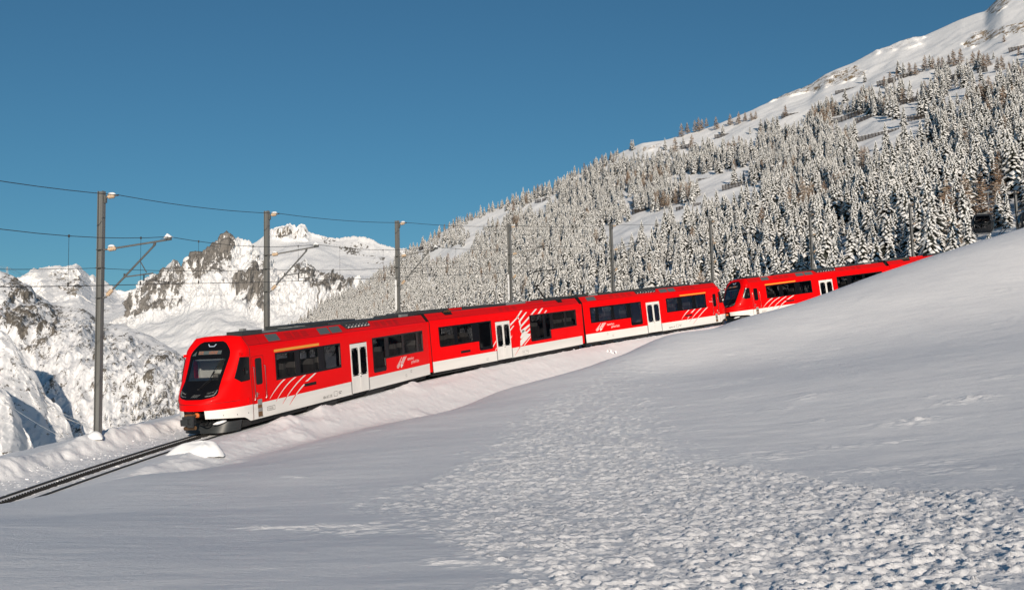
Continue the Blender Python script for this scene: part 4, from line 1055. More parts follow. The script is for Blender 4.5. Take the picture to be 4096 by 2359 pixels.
def cab_car(name, label, mw, vis, flip, single, group):
    car = empty(name, label, 'train car', group, mw=mw)
    car['kind_end'] = 'cab'
    shell_sides(car, LC_, CAB_BANDS, CAB_DOORS)
    del car['kind_end']
    nose(car)
    windows(car, CAB_BANDS); doors_(car, CAB_DOORS); underframe(car, LC_, -.4)
    interior(car, LC_, [(2.3, False), (4.0, True), (4.6, False), (6.2, True), (11.8, True), (12.6, False), (14.3, True), (15.2, False)], .2)
    grilles(car, single + [(5.42, 6.32), (6.43, 7.36)], [(2.8, 4.7), (10.7, 13.5)], (vis, -vis))
    connector_array(car, 7.62, 10.25, vis)
    ys = lambda a, b: (min(-vis * a, -vis * b), max(-vis * a, -vis * b))
    roof_gear(car, [(.15, 1.5, *ys(.25, .95), 3.54, 3.70, 'roofdark', 'roof_box'), (1.5, 3.0, *ys(-.7, .7), 3.55, 3.60, 'roofgrey', 'roof_cover'), (3.1, 5.0, *ys(.45, .99), 3.53, 3.64, 'roofdark', 'roof_ladder'), (4.4, 7.5, *ys(-.8, .3), 3.55, 3.71, 'roofdark', 'roof_box'), (7.5, 10.4, *ys(-.8, .3), 3.55, 3.70, 'roofdark', 'roof_box'), (10.5, 12.6, *ys(.2, .96), 3.54, 3.63, 'roofdark', 'roof_box'), (12.7, 14.0, *ys(.1, .85), 3.54, 3.70, 'roofdark', 'roof_box'), (14.2, 15.0, *ys(.2, .9), 3.54, 3.66, 'roofgrey', 'roof_cover'), (15.05, 16.1, *ys(-.4, .75), 3.54, 3.72, 'roofdark', 'roof_box'), (.9, 1.1, *ys(.3, .5), 3.70, 3.78, 'roofgrey', 'antenna')])
    for x in (3.3, 3.6, 4.1, 4.6): MB().box(x, x + .05, *ys(.5, 1.0), 3.642, 3.66).build('roof_rail', M['roofgrey'], car)
    toX = (lambda xi: 16.53 - xi) if flip else (lambda xi: xi)
    for sg in (1, -1):
        b = MB(); x0, x1 = (1.64, 5.11); b.add([(x0, -sg * 1.338, 2.775), (x1, -sg * 1.338, 2.775), (x1, -sg * 1.338, 2.875), (x0, -sg * 1.338, 2.875)], [(0, 1, 2, 3)]); b.build('orange_stripe', M['orange'], car)
        c = MB(); side_plate(c, sg, 1.338, [(.29, .73, 1.64, 2.65)], [], 0, .06)
        c.build('cab_door_window', M['black'], car)
        s = MB()
        for x in (.10, .86): s.box(x - .006, x + .006, min(-sg * 1.332, -sg * 1.336), max(-sg * 1.332, -sg * 1.336), .93, 2.72)
        s.box(.10, .86, min(-sg * 1.332, -sg * 1.336), max(-sg * 1.332, -sg * 1.336), 2.72, 2.732); s.build('cab_door_seam', M['seam'], car)
        for x in (.13, .88): MB().tube([(x, -sg * 1.335, 1.08), (x, -sg * 1.39, 1.10), (x, -sg * 1.39, 2.32), (x, -sg * 1.335, 2.34)], .017, 6).build('handrail', M['steel'], car)
        MB().box(.26, .30, min(-sg * 1.33, -sg * 1.37), max(-sg * 1.33, -sg * 1.37), 1.18, 1.36).tube([(.28, -sg * 1.37, 1.30), (.40, -sg * 1.37, 1.29)], .014, 6).build('door_handle', M['steel'], car)
        st = MB(); yb = lambda a, b: (min(-sg * a, -sg * b), max(-sg * a, -sg * b))
        st.box(.31, .60, *yb(1.334, 1.345), .88, 1.08).box(.31, .60, *yb(1.334, 1.345), .62, .72).box(.31, .60, *yb(1.334, 1.336), .73, .87, 1).box(.31, .60, *yb(1.334, 1.336), .42, .61, 1).box(.31, .60, *yb(1.334, 1.352), .40, .425).box(.31, .60, *yb(1.334, 1.352), .725, .745)
        st.build('footstep', [M['doorpost'], M['brown']], car)
        MB().box(3.75, 4.68, *yb(1.333, 1.345), 1.17, 1.29).build('side_vent', M['rubber'], car)
    sg = vis
    w, r = MB(), MB()
    if not flip:
        for pts in ([(2.19, 1.64), (1.67, 1.39), (1.12, 1.0)], [(3.0, 1.64), (2.24, 1.33), (1.56, .85)], [(3.75, 1.64), (2.84, 1.24), (2.0, .69)]): stripe(w, r, pts, .17, toX, sg)
        w.add([(toX(x), -sg * 1.3385, z) for x, z in ((4.58, 1.64), (4.76, 1.64), (4.02, 1.37), (3.80, 1.37))], [(0, 1, 2, 3)])
        stripe(w, r, [(3.66, 1.28), (3.08, .98), (2.50, .58)], .17, toX, sg)
    else:
        stripe(w, r, [(12.35, 1.66), (11.8, 1.36), (11.35, 1.02)], .17, toX, sg)
        w.add([(toX(x), -sg * 1.3385, z) for x, z in ((13.15, 1.66), (13.33, 1.66), (12.78, 1.40), (12.58, 1.40))], [(0, 1, 2, 3)])
        stripe(w, r, [(14.0, 1.66), (13.1, 1.22), (12.3, .73)], .17, toX, sg)
        stripe(w, r, [(14.85, 1.66), (13.8, 1.14), (12.8, .53)], .17, toX, sg)
        stripe(w, r, [(12.3, 1.15), (12.1, 1.0), (11.9, .84)], .10, toX, sg)
    w.build('white_stripe', M['white'], car)['kind'] = 'stuff'; r.build('red_stripe', M['red'], car)['kind'] = 'stuff'
    operator_logo(car, 12.42 if not flip else 1.2, 1.10, toX, sg)
    tx = 5.17 if not flip else 9.62
    text_part('ABeh 8/12  305', .17, car, 'lettering', M['lettering'], tx, .47, toX, sg, squeeze=.72)
    bx = MB()
    for x0, x1, z0, z1 in ((6.11, 6.40, .46, .68), (6.52, 6.80, .60, .63), (6.52, 6.74, .53, .555)):
        for a in ((x0, x1, z0, z0 + .012), (x0, x1, z1 - .012, z1), (x0, x0 + .012, z0, z1), (x1 - .012, x1, z0, z1)):
            q = sorted((toX(a[0] + (0 if not flip else 4.45)), toX(a[1] + (0 if not flip else 4.45)))); bx.box(q[0], q[1], min(-sg * 1.334, -sg * 1.337), max(-sg * 1.334, -sg * 1.337), a[2], a[3])
    bx.build('data_panel', M['lettering'], car)
    text_part('1' if not flip else '2', .26, car, 'class_number', M['lettering'], 7.82 if not flip else 7.16, 1.92, toX, sg, 1.3395, .7)
    text_part('2' if not flip else '1', .26, car, 'class_number', M['lettering'], 9.27 if not flip else 8.61, 1.92, toX, sg, 1.3395, .7)
    if not flip:
        text_part('STADLER', .10, car, 'lettering', M['lettering'], .98, .60, toX, sg, 1.3395, .9)
        fr = MB()
        for a in ((.93, 1.47, .56, .572), (.93, 1.47, .708, .72), (.93, .942, .56, .72), (1.458, 1.47, .56, .72)): fr.box(a[0], a[1], min(-sg * 1.334, -sg * 1.338), max(-sg * 1.334, -sg * 1.338), a[2], a[3])
        fr.build('maker_plate', M['lettering'], car)
    else:
        text_part('Gornergrat', .15, car, 'lettering', M['white'], 15.26, 2.03, toX, sg, 1.3395, .75)
    for (x, z) in ((14.0, .70), (13.4, .55)):
        m = MB()
        for a in ((x, x + .14, z, z + .01), (x, x + .14, z + .10, z + .11), (x, x + .01, z, z + .11), (x + .13, x + .14, z, z + .11)):
            q = sorted((toX(a[0] if not flip else 16.5 - a[1]), toX(a[1] if not flip else 16.5 - a[0]))); m.box(q[0], q[1], min(-sg * 1.334, -sg * 1.337), max(-sg * 1.334, -sg * 1.337), a[2], a[3])
        m.build('jacking_mark', M['lettering'], car)
    return car
BIG_LOGO = [[(8.13, 2.40), (8.90, 2.72), (9.47, 3.12), (9.70, 3.12), (8.97, 2.66), (8.13, 2.27)], [(8.92, 2.80), (9.06, 2.80), (9.24, 2.64), (9.14, 2.60)], [(9.12, 2.50), (10.05, 2.99), (10.24, 2.99), (9.33, 2.45), (9.36, 2.20), (9.25, 2.12), (9.18, 2.36)], [(10.61, 2.80), (11.26, 3.12), (11.50, 3.12), (10.86, 2.80)], [(11.50, 2.80), (12.05, 3.12), (12.27, 3.12), (11.78, 2.80)], [(12.32, 2.80), (12.62, 2.96), (12.75, 2.93), (12.50, 2.80)], [(9.25, 2.18), (10.42, 2.72), (10.42, 2.58), (9.34, 2.08), (9.30, 1.86), (9.20, 1.96)], [(9.22, 1.86), (9.33, 1.92), (10.42, 2.24), (10.42, 2.10), (9.40, 1.72)], [(9.16, 1.50), (9.30, 1.62), (9.52, 1.93), (9.96, 1.80), (10.42, 1.98), (10.42, 1.86), (9.34, 1.42), (9.22, 1.40)],
            [(9.08, .97), (9.14, 1.30), (9.98, 1.70), (10.30, 1.62), (10.40, 1.66), (10.40, 1.52), (9.34, 1.02), (9.20, .97)], [(8.06, 2.06), (8.48, 2.28), (8.58, 2.26), (8.06, 1.96)], [(8.06, 1.58), (8.26, 1.72), (8.20, 1.62), (8.06, 1.50)], [(5.97, 1.22), (6.40, 1.55), (6.40, 1.46), (6.04, 1.20)], [(6.20, .97), (6.40, 1.14), (6.40, 1.07), (6.28, .97)], [(9.50, .97), (10.40, 1.46), (10.40, 1.38), (9.60, .97)]]
def mid_car(name, label, mw, vis, group):
    car = empty(name, label, 'train car', group, mw=mw)
    car['kind_end'] = 'mid'
    shell_sides(car, LM_, MID_BANDS, MID_DOORS)
    del car['kind_end']
    windows(car, MID_BANDS); doors_(car, MID_DOORS); underframe(car, LM_)
    interior(car, LM_, [(1.3, False), (2.9, True), (3.4, False), (13.8, False), (15.4, True), (15.9, False), (11.3, False)])
    grilles(car, [], [(7.2, 9.6)], (vis, -vis))
    ys = lambda a, b: (min(-vis * a, -vis * b), max(-vis * a, -vis * b))
    roof_gear(car, [(.2, 2.9, *ys(-.7, .55), 3.56, 3.73, 'roofdark', 'roof_box'), (3.0, 4.5, *ys(-.7, .4), 3.56, 3.68, 'red_roof', 'roof_box'), (4.6, 7.0, *ys(-.5, .9), 3.54, 3.70, 'roofdark', 'roof_box'), (7.1, 8.7, *ys(-.5, .8), 3.54, 3.66, 'roofdark', 'roof_box'), (8.8, 11.2, *ys(-.5, .7), 3.54, 3.68, 'roofgrey', 'roof_cover'), (11.4, 13.6, *ys(-.6, .6), 3.55, 3.62, 'red_roof', 'roof_box'), (14.0, 15.8, *ys(-.6, .8), 3.54, 3.72, 'roofdark', 'roof_box'), (16.0, 17.2, *ys(-.5, .5), 3.56, 3.74, 'roofdark', 'roof_box')])
    for (a, b) in ((1.62, 2.50), (14.5, 15.3)):
        m = MB(); m.add([slope_pt(a, 1.02, vis, .014), slope_pt(b, 1.02, vis, .014), slope_pt(b - .05, .5, vis, .014), slope_pt(a + .15, .5, vis, .014)], [(0, 1, 2, 3)])
        m.build('roof_recess', M['rubber'], car)
    pp = MB()
    for k in range(5): pp.tube([(1.7 + .15 * k, -vis * (1.06 + .03 * (k % 2)), 3.50), (1.8 + .14 * k, -vis * 1.12, 3.56), (2.1 + .08 * k, -vis * .9, 3.66)], .02, 5)
    pp.build('roof_pipe', M['brown'], car)
    for x in (4.8, 5.4, 5.9, 6.6): MB().box(x, x + .07, *ys(.5, .95), 3.702, 3.725).build('roof_rail', M['roofgrey'], car)
    # pantograph
    pt = MB()
    pt.tube([(14.95, 0, 3.72), (13.92, 0, 4.56)], .05, 6).tube([(14.6, .35, 3.70), (14.6, -.35, 3.70)], .04, 6).tube([(13.92, .16, 4.58), (13.92, -.16, 4.58)], .06, 6)
    pt.tube([(13.92, .12, 4.58), (15.15, .42, 5.50)], .028, 5).tube([(13.92, -.12, 4.58), (15.15, -.42, 5.50)], .028, 5)
    pt.tube([(14.35, 0, 3.75), (13.75, .0, 4.50)], .016, 5)
    po = pt.build('pantograph', M['rubber'], car)
    h = MB()
    for dx in (-.16, .16): h.tube([(15.15 + dx, y, 5.57 - .10 * max(0, abs(y) - .55)**1.5 * 4) for y in np.linspace(-.86, .86, 15)], .024, 5)
    for y in (-.4, .4): h.tube([(14.98, y, 5.55), (15.32, y, 5.55)], .02, 5)
    h.build('collector_head', M['rubber'], po)
    for (e, s) in ((0, -1), (LM_, 1)):
        b = MB()
        for k in range(5):
            x0, x1 = sorted((e + s * (.02 + .14 * k), e + s * (.12 + .14 * k))); w_ = 1.22 if k % 2 == 0 else 1.17
            b.box(x0, x1, -w_, w_, .55, 3.12)
        x0, x1 = sorted((e + s * .01, e + s * .70)); b.box(x0, x1, -.95, .95, .5, 3.45, 1)
        b.build('gangway_bellows', [M['seam'], M['rubber']], car)
        x0, x1 = sorted((e + s * .02, e + s * .34))
        for sg in (1, -1): MB().box(x0, x1, min(-sg * 1.24, -sg * 1.30), max(-sg * 1.24, -sg * 1.30), .40, 3.1).build('gangway_panel', M['red'], car)
    for sg in (1, -1):
        MB().box(2.71, 3.64, min(-sg * 1.333, -sg * 1.345), max(-sg * 1.333, -sg * 1.345), 1.14, 1.27).build('side_vent', M['rubber'], car)
    sg = vis; I = lambda x: x
    m, r = MB(), MB()
    for poly in BIG_LOGO: strip(m, sg, 1.3386, poly)
    stripe(m, r, [(9.0, .92), (8.7, .70), (8.32, .42)], .10, I, sg)
    m.build('peak_emblem', M['white'], car)['kind'] = 'stuff'; r.build('red_stripe', M['red'], car)
    for xi in (6.49, 7.93): text_part('2', .26, car, 'class_number', M['lettering'], xi, 1.92, I, sg, 1.3395, .7)
    bx = MB()
    for a in ((9.3, 10.0, .42, .43), (9.3, 10.0, .66, .667), (9.3, 9.305, .42, .66), (9.99, 10.0, .42, .66), (9.36, 9.39, .55, .62), (9.5, 9.52, .52, .62), (9.8, 9.86, .56, .62), (5.2, 5.45, .50, .512), (5.2, 5.45, .58, .592)): bx.box(a[0], a[1], min(-sg * 1.334, -sg * 1.337), max(-sg * 1.334, -sg * 1.337), a[2], a[3])
    bx.build('data_panel', M['lettering'], car)
    return car

def car_frame(sa, sb, at_b=False):
    a, b = track(sa), track(sb)
    d = (b - a) / np.linalg.norm(b - a)
    if at_b: a, d = b, -d
    up = np.array([0, 0, 1.]) - d * d[2]; up /= np.linalg.norm(up)
    y = np.cross(up, d)
    return Matrix(((d[0], y[0], up[0], a[0]), (d[1], y[1], up[1], a[1]), (d[2], y[2], up[2], a[2]), (0, 0, 0, 1)))
GT = 'carriages of the two red trains'
car1 = cab_car('train_car', 'red and white train car at the front, its black windscreen facing down the empty track', car_frame(-.0838, 16.2002), 1, False, [(1.45, 2.30)], GT)
car2 = mid_car('train_car', 'red train car with the raised pantograph and large white peak stripes beside its door', car_frame(16.9175, 34.1020), 1, GT)
car3 = cab_car('train_car', 'red train car with white Gornergrat lettering, its nose against the next train', car_frame(34.7500, 51.1955, True), -1, True, [(14.8, 15.75)], GT)
car4 = copy_tree(car1)
car4.matrix_world = car_frame(55.6851, 71.9909)
car4['label'] = 'red leading car of the second train, half hidden by the snow slope'
car5 = copy_tree(car2)
car5.matrix_world = car_frame(72.72, 89.9)
car5['label'] = 'uppermost red train car, only its roof showing over the snow slope'

# ---- passengers behind the glass
def person(label, car, x, lat, face, shirt):
    """seated figure grown from a jointed skeleton"""
    J = dict(pelvis=(0, 0, 0), belly=(.0, 0, .18), chest=(.01, 0, .38), neck=(.02, 0, .53), chin=(.0, 0, .60), head=(-.01, 0, .72), crown=(.0, 0, .80))
    pts, rad, ed, ix = [], [], [], {}
    def add(n, p, r, par=None):
        ix[n] = len(pts); pts.append(p); rad.append(r)
        if par: ed.append((ix[par], ix[n]))
    for n, r, par in (('pelvis', .15, None), ('belly', .14, 'pelvis'), ('chest', .155, 'belly'), ('neck', .058, 'chest'), ('chin', .075, 'neck'), ('head', .098, 'chin'), ('crown', .07, 'head')): add(n, J[n], r, par)
    for s_ in (1, -1):
        k = str(s_)
        add('sh' + k, (.01, .19 * s_, .46), .07, 'chest'); add('el' + k, (-.06, .25 * s_, .20), .05, 'sh' + k); add('wr' + k, (-.28, .16 * s_, .16), .036, 'el' + k); add('ha' + k, (-.36, .14 * s_, .15), .04, 'wr' + k)
        add('hip' + k, (-.04, .10 * s_, -.02), .095, 'pelvis'); add('kn' + k, (-.45, .12 * s_, .0), .07, 'hip' + k); add('an' + k, (-.45, .12 * s_, -.42), .05, 'kn' + k); add('to' + k, (-.62, .12 * s_, -.46), .04, 'an' + k)
    me = bpy.data.meshes.new('person'); me.from_pydata(pts, ed, [])
    o = bpy.data.objects.new('person', me); COL.objects.link(o)
    o.modifiers.new('skin', 'SKIN')
    for v, r in zip(me.skin_vertices[0].data, rad): v.radius = (r, r)
    me.skin_vertices[0].data[0].use_root = True
    sub = o.modifiers.new('sub', 'SUBSURF'); sub.levels = 2; sub.render_levels = 2
    dg = bpy.context.evaluated_depsgraph_get()
    m2 = bpy.data.meshes.new_from_object(o.evaluated_get(dg))
    bpy.data.objects.remove(o)
    m2.materials.clear()
    for mm in (shirt, M['skin'], M['shirt_dark']): m2.materials.append(mm)
    for p in m2.polygons:
        c = p.center
        p.material_index = 1 if (c.z > .56 or (c.x < -.27 and c.z > .08)) else (2 if c.z < .06 else 0)
        p.use_smooth = True
    o = bpy.data.objects.new('person', m2); COL.objects.link(o)
    o.matrix_world = car.matrix_world @ Matrix.Translation((x, -lat, 1.38)) @ Matrix.Rotation(math.pi if face < 0 else 0, 4, 'Z')
    tag(o, label, 'person', 'passengers in the red train')
    h = MB(); h.lathe((.0, 0, .70), (.025, 0, .84), [(0, .10), (.3, .112), (.7, .09), (1, .02)], 12); hh = h.build('hair', M['hair'], o)
    return o
person('passenger in a dark jacket sitting behind the second window of the pantograph car', car2, 3.30, .80, 1, M['shirt_dark'])
person('dark haired passenger sitting in the third car above the white emblem', car3, 16.53 - 2.45, -.80, -1, M['shirt_dark'])
person('passenger in a white shirt sitting near the nose of the third car', car3, 16.53 - 12.15, -.80, 1, M['shirt_white'])
# ------------------------------------------------------------------ rack railway track
tr = empty('railway_track', 'narrow gauge rack railway track curving uphill through ploughed snow', 'railway track', loc=tuple(track(-14.)))
inv_tr = lambda p: tuple(np.asarray(p) - track(-14.))
RPROF = [(-.036, 0), (-.036, -.035), (-.010, -.045), (-.010, -.13), (-.055, -.145), (.055, -.145), (.010, -.13), (.010, -.045), (.036, -.035), (.036, 0)]
for lat in (-.535, .535):
    m = MB()
    ss = np.concatenate([np.arange(-35, 6, .5), np.arange(6, 117, 2.)])
    G = [[inv_tr(track(s, lat + a, b)) for a, b in RPROF + RPROF[:1]] for s in ss]
    m.grid(G, 0, False).build('rail', M['rail'], tr)
for lat in (-.024, .024):
    m = MB()
    G = [[inv_tr(track(s, lat + a, b)) for a, b in ((-.014, -.16), (-.014, -.012), (.014, -.012), (.014, -.16), (-.014, -.16))] for s in ss]
    rb = m.grid(G, 0, False).build('rack_bar', M['rack'], tr)
    tm = MB(); tm.add([(-.045, -.014, 0), (.045, -.014, 0), (.022, -.014, .068), (-.022, -.014, .068), (-.045, .014, 0), (.045, .014, 0), (.022, .014, .068), (-.022, .014, .068)], [(0, 1, 2, 3), (5, 4, 7, 6), (1, 5, 6, 2), (4, 0, 3, 7), (3, 2, 6, 7), (0, 4, 5, 1)])
    tme = tm.mesh('rack_tooth', M['rack'])
    for k in range(140):
        s = -15.6 + .12 * k + (.06 if lat > 0 else 0)
        o = bpy.data.objects.new('rack_tooth', tme); link(o, rb)
        o.location = inv_tr(track(s, lat, -.014)); th = float(np.interp(s, SS, TH))
        o.rotation_euler = (0, -.113, math.pi / 2 - th)
# ballast stones and snow lumps beside the rails
rl = random.Random(4)
def lump(r, seed, flat=.7):
    bm = bmesh.new(); bmesh.ops.create_icosphere(bm, subdivisions=1, radius=r)
    for v in bm.verts:
        k = 1 + .35 * rl.uniform(-1, 1); v.co *= k; v.co.z *= flat
    vs = [tuple(v.co) for v in bm.verts]; fs = [tuple(v.index for v in f.verts) for f in bm.faces]; bm.free()
    return vs, fs
cm_ = MB(); pts = []
for i in range(800):
    s = rl.uniform(-15, 3) if i < 680 else rl.uniform(3, 45)
    lat = rl.choice([rl.uniform(-2.35, -.85), rl.uniform(-2.3, -1.2), rl.uniform(-.4, .45)]) if i < 680 else rl.uniform(1.5, 2.2)
    pts.append((s, lat, rl.uniform(.012, .03) if rl.random() < .95 else rl.uniform(.04, .075)))
P3 = np.array([track(s, l) for s, l, _ in pts]); gz = ground(P3[:, 0], P3[:, 1])
for (s, l, r), p, z in zip(pts, P3, gz):
    vs, fs = lump(r, 0)
    cm_.add([(p[0] + a, p[1] + b, z + c * .7 + r * .05) for a, b, c in vs], fs)
tag(cm_.build('snow_clods', M['snow_soft']), kind='stuff')

# ------------------------------------------------------------------ catenary masts and overhead wires
MAST_S = [-4.0, 7.5, 19.5, 31.5, 43.25, 55.0, 66.8, 78.5, 90.6]
MLAT = -2.70
def insulator(p0, p1, parent):
    m = MB(); prof = [(0, .03)]
    for k in range(4): prof += [(.14 + .2 * k, .035), (.18 + .2 * k, .085), (.25 + .2 * k, .085), (.30 + .2 * k, .04)]
    prof = [(min(t, 1), r) for t, r in prof] + [(1, .03)]
    m.lathe(p0, p1, prof, 9)
    return m.build('insulator', M['ceramic'], parent)
def make_mast(i):
    t = empty('catenary_mast', '', 'mast', 'catenary masts beside the track')
    h = MB()
    for l in (-.095, .095): h.box(-.10, .10, -l - .008, -l + .008, -.6, 9.12)
    h.box(-.006, .006, -.088, .088, -.6, 9.12)
    h.build('post', M['galv'], t)
    b = MB()
    for z in (7.0, 5.28, 6.35): b.box(-.125, .125, -.12, .12, z - .012, z + .012)
    b.tube([(0, -.12, 7.0), (0, -.26, 7.0)], .03, 6).tube([(0, -.12, 5.28), (0, -.26, 5.30)], .03, 6)
    b.obox((0, -.16, 8.82), (.05, 0, 0), (0, .035, 0), (0, 0, .13)).tube([(0, -.14, 8.86), (0, -.24, 8.90)], .035, 6)
    b.build('bracket', M['galv_dark'], t)
    Y = lambda lat: -(lat - MLAT)
    insulator((0, -.24, 8.90), (0, -.52, 8.92), t)
    insulator((0, -.28, 7.0), (0, -.62, 7.03), t)
    insulator((0, -.26, 5.34), (0, -.50, 5.56), t)
    c = MB(); c.tube([(0, -.52, 8.92), (0, -.68, 8.94)], .03, 6); c.build('wire_clamp', M['galv_dark'], t)
    a = MB(); a.tube([(0, -.60, 7.03), (0, Y(.02), 7.22)], .034, 7)
    a.box(-.05, .05, Y(.06), Y(-.16), 7.20, 7.30); a.build('cantilever_arm', M['galv_dark'], t)
    a = MB(); a.tube([(0, -.50, 5.56), (0, Y(-.55), 7.08)], .036, 7).tube([(0, Y(-.60), 7.04), (0, Y(-.55), 7.16)], .05, 6); a.build('brace', M['galv_dark'], t)
    a = MB(); a.tube([(0, Y(-1.74), 5.98), (0, Y(-.62), 6.06)], .024, 6).tube([(0, Y(-1.14), 6.52), (0, Y(-.88), 6.10)], .018, 5).tube([(0, Y(-1.74), 5.94), (0, Y(-1.74), 6.10)], .035, 5); a.build('registration_arm', M['galv_dark'], t)
    a = MB(); a.tube([(0, Y(-.98), 6.05), (0, Y(-.98), 5.80)], .022, 5).tube([(0, Y(-1.02), 5.82), (0, Y(-.5), 5.80), (0, Y(-.02), 5.70)], .013, 5).tube([(0, Y(-.02), 5.74), (0, Y(-.02), 5.64)], .022, 5); a.build('steady_arm', M['wire'], t)
    return t
def snow_cap(t, c, ax, r, hgt):
    m = MB(); c = np.array(c, float); n = 9
    G = []
    for u in np.linspace(-1, 1, n):
        k = math.sqrt(max(0, 1 - u * u * .98))
        G.append([tuple(c + np.array(ax) * u + np.array([math.cos(q) * r * k, 0, math.sin(q) * hgt * k])) for q in np.linspace(0, math.pi, 7)])
    m.grid(G, 0, True)
    m.build('snow_cap', M['snow_soft'], t)
MLAB = ['tallest catenary mast, beside the empty track left of the train', 'catenary mast behind the front car, in front of the rock pyramid', 'catenary mast at the foot of the wooded slope, snow stuck to its post', 'catenary mast behind the pantograph car, left of the pantograph', 'catenary mast behind the third red car, right of the pantograph', 'catenary mast above the gap between the two coupled trains', 'catenary mast behind the second train beside its grey roof filters', 'catenary mast behind the last visible red roof', 'dark catenary mast by the gondola at the right edge']
masts = []
for i, s in enumerate(MAST_S):
    t = make_mast(i) if i == 0 else copy_tree(masts[0])
    p = track(s, MLAT); th = float(np.interp(s, SS, TH))
    t.location = tuple(p); t.rotation_euler = (0, 0, math.pi / 2 - th); t['label'] = MLAB[i]
    masts.append(t)
for i, t in enumerate(masts[:5]):
    snow_cap(t, (0, -.40, 8.97), (0, .16, 0), .085, .085)
    if i < 3:
        snow_cap(t, (0, -.42, 7.08), (0, .14, 0), .08, .09)
        m = MB(); m.add([(-.06, -2.50, 7.28), (.06, -2.50, 7.28), (.03, -2.62, 7.44), (-.03, -2.62, 7.44), (.06, -2.82, 7.30), (-.06, -2.82, 7.30), (.0, -2.30, 7.24)], [(0, 1, 2, 3), (3, 2, 4, 5), (0, 3, 5), (1, 4, 2), (0, 6, 1)]); m.build('snow_cap', M['snow_soft'], t)
for i in (2, 3):
    m = MB(); m.obox((-.135, .05, 3.9), (.02, 0, 0), (0, .035, 0), (0, 0, .1)).obox((-.13, .05, 4.6), (.02, 0, 0), (0, .05, 0), (0, 0, .7)).obox((-.13, .06, 5.4), (.02, 0, 0), (0, .05, 0), (0, 0, .2)); m.build('packed_snow', M['snow_soft'], masts[i])
for i in (0,):
    snow_cap(masts[i], (-.12, .02, .30), (0, .30, 0), .24, .30)
def wire_line(name, label, lat, zf, r, ss):
    m = MB(); m.tube([track(s, lat, zf(s)) for s in ss], r, 5)
    return tag(m.build(name, M['wire']), label, 'overhead wire')
allS = [-16.0, -28.0] + MAST_S + [103.0, 114.0]; allS.sort()
def sag(base, drop):
    def f(s):
        for a, b in zip(allS, allS[1:]):
            if a <= s <= b:
                t = (s - a) / (b - a); return base - 4 * drop * t * (1 - t)
        return base
    return f
def poly(lats):   # wires run straight between the masts
    out = []
    for a, b in zip(allS, allS[1:]):
        for t in np.linspace(0, 1, 9)[:-1]: out.append((a, b, t))
    return out
def span_line(name, label, lat, base, drop, r):
    pts = []
    for a, b, t in poly(None):
        pa, pb = track(a, lat, base), track(b, lat, base)
        q = pa + (pb - pa) * t; q[2] -= 4 * drop * t * (1 - t); pts.append(q)
    m = MB(); m.tube(pts, r, 5)
    return tag(m.build(name, M['wire']), label, 'overhead wire'), pts
def span_pt(s, lat, base, drop):
    for a, b in zip(allS, allS[1:]):
        if a <= s <= b:
            t = (s - a) / (b - a); pa, pb = track(a, lat, base), track(b, lat, base)
            q = pa + (pb - pa) * t; q[2] -= 4 * drop * t * (1 - t); return q
span_line('feeder_wire', 'topmost wire running along the mast tops', MLAT + .68, 8.94, .13, .0125)
mw_, _ = span_line('messenger_wire', 'bearer wire over the ends of the cantilever arms, hung with droppers', -.02, 7.32, .22, .0105)
span_line('contact_wire', 'lowest overhead wire, touched by the pantograph', -.02, 5.66, .03, .0115)
span_line('return_wire', 'wire clamped halfway up the backs of the masts', MLAT - .15, 6.35, .10, .0095)
for a, b in zip(allS[:-3], allS[1:-2]):
    for t in (.16, .5, .84):
        s = a + (b - a) * t
        m = MB(); p, q = span_pt(s, -.02, 7.32, .22), span_pt(s, -.02, 5.66, .03)
        m.tube([p, q], .006, 4).obox(q + np.array([0, 0, .04]), (.02, 0, 0), (0, .02, 0), (0, 0, .06)).obox(p, (.02, 0, 0), (0, .02, 0), (0, 0, .04)); m.build('dropper', M['wire'], mw_)

# ------------------------------------------------------------------ snow mound and frosted twigs by the track
def hit(u, v):
    d = survey(u, v, 1.0); ys = np.arange(8, 90, .1); z = ground(d[0] * ys, ys)
    k = np.nonzero(z >= d[2] * ys)[0]
    return d * (ys[k[0]] if len(k) else 60)
q = hit(805, 1815)
mb = MB(); G = []
for a in np.linspace(0, 2 * math.pi, 49):
    row = []
    for f in np.linspace(0, 1, 16):
        ca, sa = math.cos(a), math.sin(a)
        rx = .72 if ca > 0 else .72 + .55 * (-ca)**2
        ry = .52
        rr_ = f
        hh = .50 * (1 - rr_**(3.4 if ca > .2 else 2.2)) ** (.8)
        n = 1 + .10 * float(noise3(ca * 1.3, sa * 1.3, f * 1.5 + 4))
        row.append((ca * rx * rr_ * n, sa * ry * rr_ * n, hh * n + .04 * float(noise3(ca * f * 3, sa * f * 3, 2.)) - .10))
    G.append(row)
mb.grid(G, 0, True)
o = mb.build('snow_mound', M['snow_soft']); o.location = tuple(q + np.array([0, .25, 0]))
tag(o, 'large smooth snow covered boulder on the near side of the empty track', 'snow mound')
q = hit(2446, 1412)
tw = empty('snowy_twig_clump', 'three frosted shoots sticking out of the snow below the third car', 'plant', loc=tuple(q))
for dx, dy, hgt in ((-.30, 0, .24), (.0, .05, .26), (.32, 0, .18), (.12, 0, .08)):
    m = MB(); m.lathe((dx, dy, -.05), (dx + .05 * (1 if dx < 0 else -1), dy, hgt), [(0, .03), (.35, .05), (.6, .075), (.85, .06), (1, .02)], 8); m.build('shoot', M['snow_soft'], tw)
m = MB(); m.tube([(-.55, 0, -.02), (-.30, .05, .0)], .02, 5); m.build('stick', M['bark'], tw)

